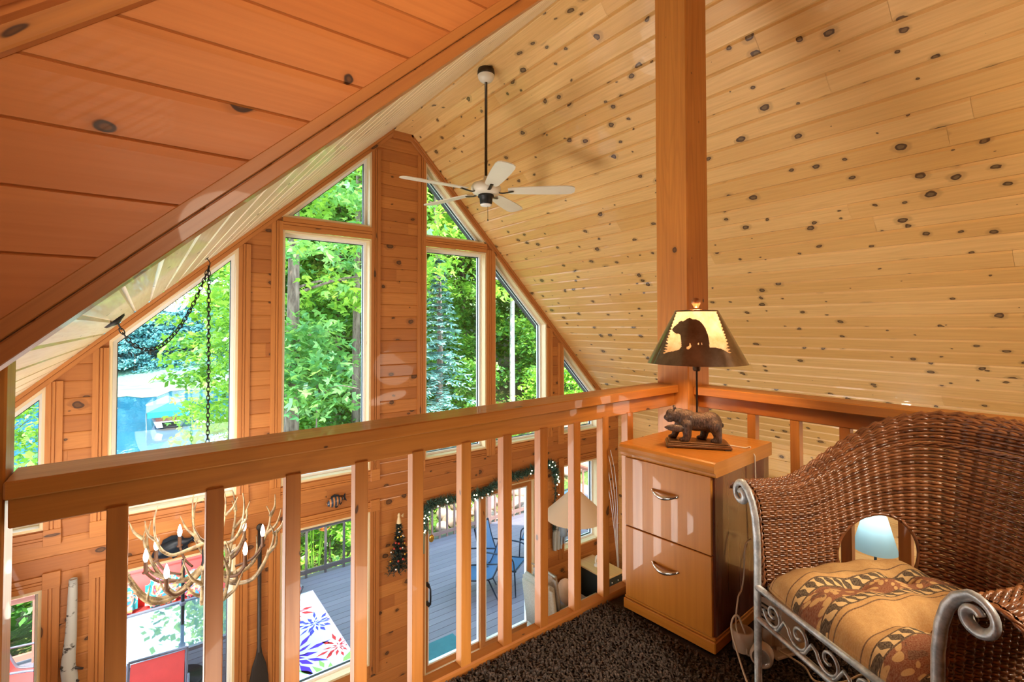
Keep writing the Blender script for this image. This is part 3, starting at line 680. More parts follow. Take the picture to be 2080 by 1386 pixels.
def surf(i, s):
    """point on the wicker body, i column 0..NT-1, s 0..1 from seat over the rolled top"""
    q = sm((.5 - abs(lam[i] - .5) - .10) / .32)           # 0 arm, 1 back
    H = .715 + .265 * q; ro = .085 - .025 * q; zs = .36; lean = .02 + .085 * q
    Lst = H - ro - zs; Lr = ro * 2.6; x = s * (Lst + Lr)
    if x < Lst: h = zs + x; off = lean * (x / Lst) ** 1.6
    else:
        al = (x - Lst) / ro; h = zs + Lst + ro * math.sin(al) * 1.0; off = lean + ro * (1 - math.cos(al))
    a, b = pp[i] + on_[i] * off
    return wc(a, b, h)
def inhole(i, s):
    for c in (.285, .715):
        if ((lam[i] - c) / .086) ** 2 + ((s - .23) / .185) ** 2 < 1: return True
    return False
NR = 66; mb = MB(); dS = {}
for r_ in range(NR):
    s = (r_ + .5) / NR; run = []; rq_ = []
    amp = .0026
    for i in range(NT):
        p = surf(i, s); p1 = surf(i, min(1, s + .01)); p0 = surf(i, max(0, s - .01)); up = nrm(p1 - p0)
        tgw = nrm(wa * tg[i][0] + wb_ * tg[i][1]); nn = np.cross(tgw, up)
        q = p + nn * (amp * math.sin(math.pi * i / 2.0 + math.pi * .5 + math.pi * (r_ % 2)) + .0040 * math.cos(math.pi * i / 2.0 + .4))
        if inhole(i, s):
            if len(run) > 2: tube(mb, run, [.0048 + .0011 * q_ for q_ in rq_], 5, caps=False)
            run = []; rq_ = []
        else: run.append(q); rq_.append(sm((.5 - abs(lam[i] - .5) - .10) / .32))
    if len(run) > 2: tube(mb, run, [.0048 + .0011 * q_ for q_ in rq_], 5, caps=False)
mb.build('weave', WICK, wch)
mb = MB()
for i in range(0, NT, 4):
    run = []
    for k in range(40):
        s = k / 39
        if inhole(i, s):
            if len(run) > 2: tube(mb, run, .0028, 5, caps=False)
            run = []
        else: run.append(surf(i, s))
    if len(run) > 2: tube(mb, run, .0028, 5, caps=False)
mb.build('stakes', WICK, wch)
mb = MB()
for ph in (0, math.pi):
    for i0 in (0, NT - 1):
        pts = []
        for k in range(70):
            s = k / 69; p = surf(i0, s); pts.append(p - wb_ * (.006 + .005 * math.sin(k * .9 + ph)) + np.array(wa) * (.005 * math.cos(k * .9 + ph)))
        tube(mb, pts, .0042, 6)
    pts = []
    for i in range(NT):
        p = surf(i, .735); pts.append(p + cz_ * .004 * math.sin(i * .8 + ph) - (wa * on_[i][0] + wb_ * on_[i][1]) * (.006 + .003 * math.cos(i * .8 + ph)))
    tube(mb, pts, .0038, 6)
    pts = [surf(i, 1.0) for i in range(NT)]; tube(mb, pts, .005, 6)
for c in (.285, .715):
    pts = []
    for k in range(48):
        an = 2 * math.pi * k / 48; li = (c + .088 * math.cos(an)) * (NT - 1); s = .23 + .19 * math.sin(an); i0 = int(li); f = li - i0
        pts.append(surf(i0, max(0, s)) * (1 - f) + surf(i0 + 1, max(0, s)) * f)
    tube(mb, pts, .006, 6, closed=True)
mb.build('braid', WICK, wch)
g = G('painted_iron'); nz = g.noise(g.obj(), 30, 4, .7); c = g.mix(g.mr(nz, .38, .62), hx('a2abb3'), hx('d6dce0')); IRON = g.base(c, .38, .35)
def arc_sp(c, r0, r1, a0, a1, n):
    return [(c[0] + (r0 + (r1 - r0) * k / n) * math.cos(a0 + (a1 - a0) * k / n), c[1] + (r0 + (r1 - r0) * k / n) * math.sin(a0 + (a1 - a0) * k / n)) for k in range(n + 1)]
for sg in (1, -1):
    prof = [(.300, .0), (.300, .2), (.300, .36), (.298, .48), (.300, .56), (.308, .625), (.322, .672), (.343, .705), (.368, .722)]
    prof += arc_sp((.380, .682), .042, .010, 1.75, -5.6, 26)
    mb = MB(); tube(mb, [wc(sg * a, -.008, h) for a, h in prof], .0105, 8, ell=(1.25, .85)); mb.build('front_leg', IRON, wch)
    mb = MB(); tube(mb, [wc(sg * .23, .50, 0), wc(sg * .23, .49, .36)], .011, 8); mb.build('back_leg', IRON, wch)
mb = MB(); tube(mb, [wc(-.30, -.008, .390), wc(.30, -.008, .390)], .0105, 8, ell=(1, 1.2)); mb.build('seat_rail', IRON, wch)
mb = MB(); tube(mb, [wc(-.30, -.008, .285), wc(.30, -.008, .285)], .0095, 8); mb.build('lower_bar', IRON, wch)
for sg in (1, -1):
    mb = MB(); tube(mb, [wc(sg * .30, 0, .385), wc(sg * .26, .3, .385), wc(sg * .23, .5, .37)], .010, 8); mb.build('side_rail', IRON, wch)
for k in range(5):
    c = (.225 - k * .112, .338); s = arc_sp(c, .008, .044, -1.0, -1.0 - 6.6 - math.pi * .55, 44)
    s = [(2 * c[0] - a, h) for a, h in s]; e = s[-1]
    s += [(e[0] + .018, e[1] + .020 - .010), (e[0] + .045, .302), (e[0] + .062, .292)] if k else []
    mb = MB(); tube(mb, [wc(a, -.008, min(.384, max(.29, h))) for a, h in s], .0048, 7); mb.build('scroll', IRON, wch)
mb = MB(); obox(mb, wc(-.28, .0, .372), wa, wb_, cz_, .56, .50, .012); mb.build('seat_deck', WICK, wch)
# seat cushion
cu = thing('seat_cushion', wc(0, .26, .385), 'tufted gold and rust tapestry cushion on the wicker armchair', 'cushion')
g = G('tapestry'); u, v = g.uv(); wv = g.noise(g.vec(g.math('MULTIPLY', u, 300), g.math('MULTIPLY', v, 300)), 1, 2)
p = g.math('FRACT', g.math('MULTIPLY', g.math('ADD', v, .091), 1 / .270))     # stripes repeat across the seat
tan = g.mix(g.noise(g.vec(g.math('MULTIPLY', u, 60), g.math('MULTIPLY', v, 60)), 1, 3), hx('a8763a'), hx('cda364'))
fl = g.noise(g.vec(g.math('MULTIPLY', u, 26), g.math('MULTIPLY', v, 30)), 1, 2, .5, .8)
vor = g.n('TexVoronoi', {'Vector': g.vec(g.math('MULTIPLY', u, 30), g.math('ADD', g.math('MULTIPLY', v, 44), g.math('MULTIPLY', g.math('SINE', g.math('MULTIPLY', u, 60)), .5))), 'Scale': 1.0}, feature='F1'); 
flor = g.mix(g.mr(vor.outputs['Distance'], .40, .44), hx('c79e62'), hx('7d3a1c')); flor = g.mix(g.mr(fl, .60, .63), flor, hx('5c2612'))
ck = g.math('SINE', g.math('ADD', g.math('MULTIPLY', u, 190), g.math('MULTIPLY', v, 120))); ck2 = g.math('SINE', g.math('MULTIPLY', v, 230))
chain = g.mix(g.math('GREATER_THAN', g.math('ADD', ck, g.math('MULTIPLY', ck2, .7)), .15), hx('2a150c'), hx('d2b078'))
def band(lo_, hi_): return g.math('MULTIPLY', g.math('GREATER_THAN', p, lo_), g.math('LESS_THAN', p, hi_))
c = tan
for a, b, col in ((.06, .075, hx('5a3216')), (.375, .39, hx('5a3216')), (.44, .455, hx('3a1c0e')), (.455, .545, chain), (.545, .56, hx('3a1c0e')), (.56, .86, flor), (.86, .875, hx('3a1c0e')), (.875, .965, chain), (.965, .98, hx('3a1c0e'))):
    c = g.mix(band(a, b), c, col)
c = g.mix(g.mr(wv, .3, .7, 0, .25), c, hx('e0c79a')); g.bump(wv, .35, .002); TAP = g.base(c, .85)
mb = MB(); NA_, NB_ = 64, 56; top_, bot_, uvs = [], [], []
def cushion(a, b):
    x, y = a / .285, (b - .262) / .272; e = max(0, 1 - abs(x) ** 5) ** .42 * max(0, 1 - abs(y) ** 5) ** .42
    h = .105 * e * (1 + .10 * (1 - x * x) * (1 - y * y))
    for ta, tb in ((-.10, .19), (.11, .19), (-.10, .36), (.11, .36)):
        d2 = (a - ta) ** 2 + (b - tb) ** 2; h -= .042 * math.exp(-d2 / .0011) + .016 * math.exp(-d2 / .008)
    for c1 in (-.10, .11): h -= .012 * math.exp(-((a - c1) / .018) ** 2) * e
    h += .005 * math.sin(a * 41 + b * 13) * e + .004 * math.sin(b * 53 - a * 17) * e
    return h
for i in range(NA_ + 1):
    x = math.sin((i / NA_ * 2 - 1) * math.pi / 2); a = .285 * x; rt, ru_ = [], []
    for j in range(NB_ + 1):
        y = math.sin((j / NB_ * 2 - 1) * math.pi / 2); b = .262 + .272 * y
        cr = 1 - .06 * abs(x) ** 4 * abs(y) ** 4
        rt.append(wc(a * cr, .262 + (b - .262) * cr, .392 + max(.02, cushion(a, b)))); ru_.append((b, a + .3))
    top_.append(rt); uvs.append(ru_)
gridm(mb, top_, uvs); bt = [[wc(*( (np.dot(q - W0, wa)), (np.dot(q - W0, wb_)), .388)) for q in row] for row in top_]; gridm(mb, bt, uvs, flip=True)
edge = [top_[i][0] for i in range(NA_ + 1)] + [top_[NA_][j] for j in range(1, NB_ + 1)] + [top_[i][NB_] for i in range(NA_ - 1, -1, -1)] + [top_[0][j] for j in range(NB_ - 1, -1, -1)]
eb = [bt[i][0] for i in range(NA_ + 1)] + [bt[NA_][j] for j in range(1, NB_ + 1)] + [bt[i][NB_] for i in range(NA_ - 1, -1, -1)] + [bt[0][j] for j in range(NB_ - 1, -1, -1)]
uve = [uvs[i][0] for i in range(NA_ + 1)] + [uvs[NA_][j] for j in range(1, NB_ + 1)] + [uvs[i][NB_] for i in range(NA_ - 1, -1, -1)] + [uvs[0][j] for j in range(NB_ - 1, -1, -1)]
gridm(mb, [edge, eb], [uve, uve]); cush = mb.build('cover', TAP, cu)
mb = MB()
for ta, tb in ((-.10, .19), (.11, .19), (-.10, .36), (.11, .36)):
    pass
# ---- beige air purifier and cords behind the chair
BEI = plain('beige_plastic', (.58, .46, .36), .45, var=.04)
ap = thing('air_purifier', (2.02, .985, LF), 'beige upright air purifier on floor between cabinet and wicker chair', 'air purifier')
mb = MB(); obox(mb, (1.965, .90, LF + .012), nrm((.95, -.3, 0)), nrm((.3, .95, 0)), cz_, .17, .11, .30); mb.build('housing', BEI, ap, .025, 3)
mb = MB(); obox(mb, (1.955, .895, LF), nrm((.95, -.3, 0)), nrm((.3, .95, 0)), cz_, .19, .12, .014); mb.build('foot', BEI, ap, .004)
DARK = plain('dark_plastic', (.025, .02, .02), .4)
mb = MB()
for k in range(6): obox(mb, np.array((1.9635, .91, LF + .09 + k * .018)), nrm((.95, -.3, 0)), nrm((.3, .95, 0)), cz_, .003, .085, .006)
mb.build('grille', DARK, ap)
sp = thing('plug_in_heater', (1.885, .93, LF), 'small beige plug-in device with round lens in front of air purifier', 'heater')
dl = nrm((-.85, -.30, .12)); dx_ = nrm(np.cross(dl, (0, 0, 1))); dy_ = np.cross(dx_, dl)
mb = MB(); lathe(mb, [(.0, .0), (.030, .0), (.038, .01), (.040, .055), (.034, .066), (.030, .066)], (1.905, .925, LF + .046), 20, dx_, dy_, dl); mb.build('barrel', BEI, sp)
mb = MB(); lathe(mb, [(.030, .064), (.026, .060), (.018, .062), (.010, .066), (0, .067)], (1.905, .925, LF + .046), 20, dx_, dy_, dl); mb.build('lens', plain('lens_glass', (.32, .28, .26), .12, .3), sp)
mb = MB(); box(mb, 1.88, 1.96, .955, 1.035, LF, LF + .055); mb.build('body', BEI, sp, .018, 2)
mb = MB(); lathe(mb, [(.036, 0), (.040, .05), (.040, .075), (.034, .078), (.030, .060), (0, .055)], (1.905, 1.005, LF + .012), 18); mb.build('cup', BEI, sp)
def cord(label, pts, r=.0035):
    P = np.array(pts, float); out = []
    for i in range(len(P) - 1):
        p0 = P[max(0, i - 1)]; p1 = P[i]; p2 = P[i + 1]; p3 = P[min(len(P) - 1, i + 2)]
        for k in range(8):
            t = k / 8; out.append(.5 * (2 * p1 + (p2 - p0) * t + (2 * p0 - 5 * p1 + 4 * p2 - p3) * t * t + (3 * p1 - p0 - 3 * p2 + p3) * t ** 3))
    out.append(P[-1]); mb = MB(); tube(mb, out, r, 6); return tag(mb.build('power_cord', CREAM), label, 'cord')
cord('cream cord looping forward over the carpet edge by the chair leg', [(1.90, .98, LF + .05), (1.86, 1.0, LF + .16), (1.83, 1.01, LF + .12), (1.80, .96, LF + .03), (1.74, .90, LF + .006), (1.70, .86, LF + .006), (1.74, .84, LF + .006)])
cord('cream cord hanging down the dark side of the cabinet', [(2.03, 1.03, LF + .40), (1.99, 1.035, LF + .38), (1.97, 1.03, LF + .28), (1.95, 1.03, LF + .22), (1.90, 1.02, LF + .20), (1.87, 1.01, LF + .10), (1.90, .98, LF + .03)])
cord('cream cord lying on the floor under the wicker chair', [(1.98, .90, LF + .03), (2.0, .82, LF + .006), (1.95, .76, LF + .006), (2.02, .70, LF + .006), (2.10, .66, LF + .02), (2.06, .62, LF + .006)])
# ------------------------------------------------------------------ great room below and its walls
def curve(pts, n=6):
    P = np.array(pts, float); out = []
    for i in range(len(P) - 1):
        p0 = P[max(0, i - 1)]; p1 = P[i]; p2 = P[i + 1]; p3 = P[min(len(P) - 1, i + 2)]
        for k in range(n):
            t = k / n; out.append(.5 * (2 * p1 + (p2 - p0) * t + (2 * p0 - 5 * p1 + 4 * p2 - p3) * t * t + (3 * p1 - p0 - 3 * p2 + p3) * t ** 3))
    out.append(P[-1]); return np.array(out)
def taper(n, a, b, p=1.0): return [a + (b - a) * (k / (n - 1)) ** p for k in range(n)]
BLK = plain('black_iron', (.015, .014, .014), .45, .5)
# ---- chandelier of antlers
g = G('antler'); nz = g.noise(g.obj(), 14, 4, .65); c = g.mix(g.mr(nz, .35, .68), hx('574026'), hx('b8a078')); ANT = g.base(c, .42, 0, .2)
chd = thing('antler_chandelier', (.44, 4.78, -1.95), 'antler chandelier with lit candle bulbs hanging below the front railing', 'chandelier')
CC = np.array([.44, 4.78, -1.95]); rc = random.Random(21)
def antler(mb, base, az, reach, rise, r0, tines, tw=.0, drop=.10):
    u = np.array([math.cos(az), math.sin(az), 0]); s = np.array([-u[1], u[0], 0])
    P = curve([base, base + u * reach * .35 + s * tw * .25 - cz_ * drop, base + u * reach * .72 + s * tw * .6 - cz_ * drop * .9, base + u * reach * .97 + s * tw * .9 + cz_ * rise * .25, base + u * reach * 1.04 + s * tw + cz_ * rise * .7, base + u * reach * .98 + s * tw * 1.2 + cz_ * rise])
    tube(mb, P, taper(len(P), r0, .004, .9), 8)
    for (f, l, up, sd) in tines:
        i = int(f * (len(P) - 1)); p = P[i]; d = nrm(u * .5 + s * sd + cz_ * up)
        Q = curve([p, p + d * l * .5 + u * l * .12, p + d * l + cz_ * l * .25]); tube(mb, Q, taper(len(Q), r0 * .72, .003), 7)
for k in range(9):
    az = 2 * math.pi * k / 9 + .2; mb = MB()
    antler(mb, CC + cz_ * (-.02), az, .50 + .04 * rc.random(), .26 + .10 * rc.random(), .025, [(.42, .20, .9, .7), (.62, .22, 1.0, -.6), (.80, .16, .9, .5), (.25, .16, .8, -.8)], rc.uniform(-.12, .12), .13 + .05 * rc.random())
    mb.build('antler', ANT, chd)
for k in range(5):
    az = 2 * math.pi * k / 5 + .75; mb = MB()
    antler(mb, CC + cz_ * .16, az, .25 + .10 * rc.random(), .34 + .06 * rc.random(), .019, [(.45, .18, 1.0, .6), (.65, .15, .9, -.6)], rc.uniform(-.08, .08), .02); mb.build('antler', ANT, chd)
mb = MB(); tube(mb, [CC - cz_ * .10, CC + cz_ * .62], .011, 10); lathe(mb, [(0, -.12), (.03, -.10), (.04, -.05), (.03, .02), (.03, .10), (.02, .14)], CC, 14); mb.build('hub', BLK, chd)
g = G('candle_bulb'); g.base((1, .95, .85), .3); g.b.inputs['Emission Color'].default_value = (1, .93, .80, 1); g.b.inputs['Emission Strength'].default_value = 9; FLAME = g.m
SLV = plain('candle_sleeve', hx('5a3a26'), .5)
for (x, y) in ((.04, 4.80), (.11, 5.0), (.28, 5.2), (.16, 4.40), (.75, 4.99), (.86, 4.76), (.68, 4.46)):
    mb = MB(); lathe(mb, [(.020, -1.935), (.024, -1.925), (.014, -1.92), (.0135, -1.845), (0, -1.845)], (x, y, 0), 12)
    tube(mb, curve([(x, y, -1.93), (x * .8 + CC[0] * .2, y * .8 + CC[1] * .2, -2.02), (x * .5 + CC[0] * .5, y * .5 + CC[1] * .5, -2.05)]), .010, 7); hd = mb.build('candle_holder', SLV, chd)
    mb = MB(); lathe(mb, [(.009, -1.845), (.016, -1.828), (.0185, -1.808), (.015, -1.782), (.008, -1.758), (.002, -1.742), (0, -1.74)], (x, y, 0), 12); mb.build('flame_bulb', FLAME, hd)
l = bpy.data.lights.new('chandelier_light', 'POINT'); l.energy = 34; l.color = (1, .90, .76); l.shadow_soft_size = .4; o = bpy.data.objects.new('chandelier_light', l); COL.objects.link(o); o.location = (.44, 4.70, -1.55)
# ---- chain from ceiling plate, over a hook, down to the chandelier
def chain(mb, P, step=.036, r=.0036):
    P = np.array(P); L = np.concatenate([[0], np.cumsum(np.linalg.norm(np.diff(P, axis=0), axis=1))]); n = int(L[-1] / step)
    for k in range(n):
        s0 = (k + .5) * L[-1] / n; p = np.array([np.interp(s0, L, P[:, j]) for j in range(3)]); q = np.array([np.interp(min(L[-1], s0 + .01), L, P[:, j]) for j in range(3)])
        d = nrm(q - p); s = nrm(np.cross(d, (0, 1, 0) if k % 2 else (.8, .1, .6))); 
        pts = [p + d * (.026 * math.cos(a)) * 1.0 + s * (.0115 * math.sin(a)) for a in np.linspace(0, 2 * math.pi, 13)[:-1]]
        tube(mb, pts, r, 5, closed=True)
hk = np.array([.40, 4.55, zl(.40)]); plt_ = np.array([-.147, 4.05, 0]); plt_[2] = zl(plt_[0])
hk = np.array([.405, 4.62, zl(.405)])
swag = thing('chandelier_chain', hk, 'black chain swagged from ceiling plate over a hook down to the chandelier', 'chain')
mb = MB(); nn = np.array(Nl); tube(mb, [hk, hk + nn * .02, hk + nn * .035 - cz_ * .01, hk - cz_ * .045 + nn * .03, hk - cz_ * .05 + nn * .01], .004, 7); lathe(mb, [(0, .006), (.014, .004), (.016, 0)], hk, 12, Z=nn, X=(0, 1, 0), Y=np.cross(nn, (0, 1, 0))); mb.build('hook', BLK, swag)
h2 = hk - cz_ * .05 + nn * .022
mb = MB(); chain(mb, [h2, (h2[0] + .012, h2[1] + .05, -.4), (.44, 4.78, -1.33)]); mb.build('hanging_chain', BLK, swag)
mb = MB(); p0 = plt_ + nn * .03; P = []
for k in range(31):
    t = k / 30; q = p0 * (1 - t) + h2 * t; sag = .30 * (4 * t * (1 - t)) ** .9 * (1 + .35 * (1 - t)); P.append(q - cz_ * sag)
chain(mb, P); mb.build('swag_chain', BLK, swag)
mb = MB(); lathe(mb, [(0, .030), (.012, .030), (.03, .022), (.062, .012), (.068, .0)], plt_, 24, Z=nn, X=(0, 1, 0), Y=np.cross(nn, (0, 1, 0))); mb.build('ceiling_plate', BLK, swag)
# ---- ceiling fan on the ridge beam
CREAMM = plain('fan_cream', hx('d8d2c2'), .4, var=.03); BRASS = plain('dark_bronze', (.05, .035, .02), .35, .7)
fn = thing('ceiling_fan', (2.452, 3.62, 2.325), 'cream five-blade ceiling fan on a long dark rod under the ridge beam', 'ceiling fan')
fx = np.array([2.452, 3.62, 0])
mb = MB(); lathe(mb, [(.072, 2.325), (.078, 2.300), (.078, 2.272), (.070, 2.268)], fx, 28); mb.build('canopy_band', BRASS, fn)
mb = MB(); lathe(mb, [(.076, 2.268), (.072, 2.245), (.060, 2.225), (.040, 2.210), (.018, 2.205), (0, 2.205)], fx, 28); mb.build('canopy', CREAMM, fn)
mb = MB(); tube(mb, [fx + cz_ * 2.21, fx + cz_ * 1.34], .0125, 12); mb.build('down_rod', BRASS, fn)
mz = 1.205
mb = MB(); lathe(mb, [(0, mz + .145), (.020, mz + .143), (.024, mz + .115), (.050, mz + .10), (.115, mz + .075), (.135, mz + .045), (.135, mz + .020), (.118, mz - .010), (.070, mz - .025), (0, mz - .025)], fx, 32); mb.build('motor_housing', CREAMM, fn)
mb = MB(); lathe(mb, [(.070, mz - .025), (.074, mz - .045), (.060, mz - .050), (.056, mz - .095), (.050, mz - .115), (0, mz - .118)], fx, 24); mb.build('switch_housing', BLK, fn)
mb = MB(); lathe(mb, [(.052, mz - .112), (.050, mz - .122), (.030, mz - .126), (0, mz - .127)], fx, 20); mb.build('switch_cap', SASH, fn)
mb = MB(); tube(mb, [fx + np.array([.02, 0, mz - .12]), fx + np.array([.02, 0, mz - .24])], .0022, 5); blob(mb, fx + np.array([.02, 0, mz - .25]), (.006, .006, .010), None, 6); mb.build('pull_chain', BRASS, fn)
for k in range(5):
    az = 2 * math.pi * k / 5 + .55; u = np.array([math.cos(az), math.sin(az), 0]); s = np.array([-u[1], u[0], 0]); up = nrm(cz_ + s * .18); s2 = np.cross(up, u)
    mb = MB(); pts = []
    outl = [(.20, .045), (.24, .060), (.40, .072), (.60, .080), (.72, .080), (.77, .070), (.795, .045), (.80, 0.0)]
    full = outl + [(a, -b) for a, b in outl[::-1][1:]]
    V = [fx + cz_ * (mz + .005) + u * a + s2 * b + up * t for t in (0, .008) for a, b in full]; n = len(full)
    F = [list(range(n))[::-1], [n + i for i in range(n)]] + [(i, (i + 1) % n, n + (i + 1) % n, n + i) for i in range(n)]
    mb.add(V, F); mb.build('blade', CREAMM, fn)
    mb = MB(); tube(mb, curve([fx + u * .10 + cz_ * (mz + .0), fx + u * .15 + cz_ * (mz - .012), fx + u * .25 + cz_ * (mz + .001)]), .010, 7, ell=(1.6, .5)); mb.build('blade_arm', BRASS, fn)
# ---- garland over the door, tiny lights
def needles(mb, pts, rad, cnt, ln, rs, w=.0035):
    P = np.array(pts); n = len(P)
    for _ in range(cnt):
        i = rs.randint(n - 1); f = rs.rand(); p = P[i] * (1 - f) + P[i + 1] * f; d = nrm(rs.normal(size=3) + np.array([0, -.25, 0])); o = p + nrm(rs.normal(size=3)) * rad * rs.rand()
        if o[1] > D - .012: o[1] = D - .02
        e = o + d * ln * (.6 + .6 * rs.rand())
        if e[1] > D - .008: e[1] = D - .01
        s = nrm(np.cross(d, rs.normal(size=3))) * w; mb.add([o - s, o + s, e], [(0, 1, 2)], None, rs.rand())
g = G('fir_needles'); rn, _ = g.uv('RND'); FIR = g.base(g.mix(rn, hx('16281f'), hx('4f7a6c')), .6)
g = G('dark_needles'); rn, _ = g.uv('RND'); DFIR = g.base(g.mix(rn, hx('0d1814'), hx('2c4038')), .6)
g = G('warm_led'); g.base((1, .9, .7), .4); g.b.inputs['Emission Color'].default_value = (1, .85, .55, 1); g.b.inputs['Emission Strength'].default_value = 7; LED = g.m
rs2 = np.random.RandomState(8)
gl = thing('door_garland', (3.6, D - .05, -2.15), 'green fir garland with tiny warm lights draped over the patio door', 'garland')
gp = curve([(2.735, D - .07, -2.75), (2.74, D - .07, -2.40), (2.77, D - .08, -2.20), (3.0, D - .09, -2.17), (3.35, D - .09, -2.20), (3.65, D - .09, -2.17), (3.95, D - .09, -2.08), (4.3, D - .09, -2.06), (4.6, D - .08, -2.02), (4.80, D - .07, -2.03), (4.88, D - .07, -2.22), (4.86, D - .07, -2.6), (4.85, D - .06, -3.0)], 5)
mb = MB(); needles(mb, gp[4:52], .065, 5200, .075, rs2, .005); tube(mb, gp, .006, 5); mb.build('fir_boughs', FIR, gl)
mb = MB(); needles(mb, gp[46:], .035, 700, .05, rs2, .004); mb.build('thin_strand', DFIR, gl)
mb = MB(); blob(mb, (0, 0, 0), (.0085, .0085, .0085), None, 6); led0 = None
for k in range(46):
    i = rs2.randint(4, len(gp) - 1); p = gp[i] + np.array([rs2.uniform(-.03, .03), -.045 - .02 * rs2.rand(), rs2.uniform(-.06, .05)])
    if led0 is None: led0 = mb.build('fairy_light', LED, gl, local=True); q = led0
    else: q = led0.copy(); COL.objects.link(q); q.parent = gl
    q.location = Vector(p) - gl.location
# ---- little tree on the centre column
wt_ = thing('hanging_tree', (2.43, D - .08, -2.86), 'small dark decorated fir tree hung on the centre column by the door', 'christmas tree')
mb = MB()
for lv in range(9):
    z = -2.83 + lv * .062; rr = .165 * (1 - lv / 9.6)
    for k in range(11):
        a = 2 * math.pi * k / 11 + lv; e = np.array([2.405 + rr * math.cos(a), D - .08 + min(.5, .62) * rr * math.sin(a) - .01, z - .015]); needles(mb, [np.array([2.405, D - .08, z + .03]), e], .014, 42, .035, rs2, .004)
tube(mb, [(2.405, D - .08, -2.87), (2.405, D - .08, -2.27)], .008, 6); mb.build('fir_branches', DFIR, wt_)
ORN = [plain('silver_ornament', (.75, .74, .72), .2, .9), plain('gold_ornament', hx('c9a04a'), .25, .8), plain('red_ornament', hx('a8362a'), .3)]
mb = MB(); blob(mb, (0, 0, 0), (.013, .013, .013), None, 7); ob0 = [mb.build('bauble', m, wt_, local=True) for m in ORN]
for k in range(26):
    lv = rs2.rand(); a = rs2.uniform(math.pi * 1.02, math.pi * 1.98); rr = .16 * (1 - lv) + .01; q = ob0[k % 3] if k < 3 else ob0[k % 3].copy()
    if k >= 3: COL.objects.link(q); q.parent = wt_
    q.location = Vector((2.405 + rr * math.cos(a), D - .09 + .6 * rr * math.sin(a), -2.84 + lv * .52)) - wt_.location
mb = MB(); lathe(mb, [(.028, -2.30), (.020, -2.25), (.010, -2.22), (.014, -2.20), (.010, -2.185), (0, -2.18)], (2.405, D - .085, 0), 12)
for s in (-1, 1): mb.add([(2.43, D - .075, -2.225), (2.43 + s * .04, D - .07, -2.20), (2.43 + s * .035, D - .07, -2.25)], [(0, 1, 2)])
mb.build('angel_topper', plain('angel_cream', hx('d8c49a'), .4), wt_)
# ---- gold ornament, fish, dark bird-like fish, paddle, birch pole
mb = MB(); rows = []
for i in range(11):
    t = -1 + 2 * i / 10; rows.append([(2.845 + .034 * math.sqrt(max(0, 1 - t * t)) * math.cos(a), D - .055 + .02 * math.sqrt(max(0, 1 - t * t)) * math.sin(a), -2.60 + .05 * t) for a in np.linspace(0, 2 * math.pi, 15)])
gridm(mb, rows); tube(mb, [(2.845, D - .05, -2.55), (2.845, D - .05, -2.45), (2.845, D - .015, -2.40)], .003, 5); tag(mb.build('gold_ornament', ORN[1]), 'gold teardrop ornament hanging at left top of the patio door', 'ornament')
def fish(name, c, L, H, mat, fin, label, flip=1, ang=.15, base=True):
    t = thing(name, c, label, 'fish mount'); c = np.array(c); X = np.array([math.cos(ang) * flip, 0, math.sin(ang)]); Z = np.array([-math.sin(ang) * flip, 0, math.cos(ang)]); Y = np.array([0, 1.0, 0])
    rows = []; prof = [(-.50, .02, .1), (-.47, .14, .2), (-.38, .32, .28), (-.22, .47, .33), (-.02, .50, .34), (.16, .40, .28), (.30, .22, .18), (.38, .12, .1), (.42, .11, .06)]
    for (x, h, w) in prof: rows.append([c + X * (x * L) + Z * (h * H * math.cos(a)) + Y * (w * H * math.sin(a)) for a in np.linspace(0, 2 * math.pi, 17)])
    mb = MB(); gridm(mb, rows); mb.build('body', mat, t)
    def finp(pts, nm):
        mb = MB(); n = len(pts); V = [c + X * (x * L) + Z * (z * H) + Y * yy for yy in (-.004, .004) for x, z in pts]
        mb.add(V, [list(range(n))[::-1], [n + i for i in range(n)]] + [(i, (i + 1) % n, n + (i + 1) % n, n + i) for i in range(n)]); mb.build(nm, fin, t)
    finp([(.38, .1), (.56, .42), (.52, 0), (.56, -.42), (.38, -.1)], 'tail_fin'); finp([(-.25, .40), (-.18, .66), (.02, .72), (.22, .50), (.26, .25)], 'dorsal_fin'); finp([(-.12, -.40), (-.10, -.66), (.02, -.62), (.10, -.42)], 'pelvic_fin'); finp([(.12, -.35), (.18, -.55), (.28, -.40), (.28, -.2)], 'anal_fin')
    mb = MB(); blob(mb, c - X * (.40 * L) + Z * (.08 * H) - Y * (.20 * H), (.035 * L,) * 3, None, 6); mb.build('eye', ORN[0], t)
g = G('painted_fish'); ox = g.n('SeparateXYZ', {0: g.obj()}); st = g.math('SINE', g.math('MULTIPLY', ox.outputs[0], 170)); c = g.mix(g.math('GREATER_THAN', st, .25), hx('33465c'), hx('c88a52')); FISHM = g.base(c, .35, .2, .3)
DKB = plain('blue_black', hx('1d2632'), .3, .3)
fish('mounted_fish', (1.695, D - .035, -1.905), .20, .11, FISHM, DKB, 'small striped blue and orange fish mounted above a lower window', 1, .22)
fish('mounted_fish', (.25, D - .04, -2.00), .34, .15, DKB, DKB, 'dark blue fish mounted on the wall behind the chandelier', 1, .25)
DPAD = plain('dark_paddle', hx('2a221e'), .5, var=.2)
pd = thing('canoe_paddle', (.955, D - .035, -3.95), 'dark wooden canoe paddle hung on a narrow wall column', 'paddle')
mb = MB(); tube(mb, [(.95, D - .035, -2.02), (.952, D - .035, -2.5), (.955, D - .035, -3.22)], [.019, .018, .019], 10); blob(mb, (.95, D - .035, -2.0), (.032, .018, .035), None, 8); mb.build('shaft', DPAD, pd)
mb = MB(); rows = []
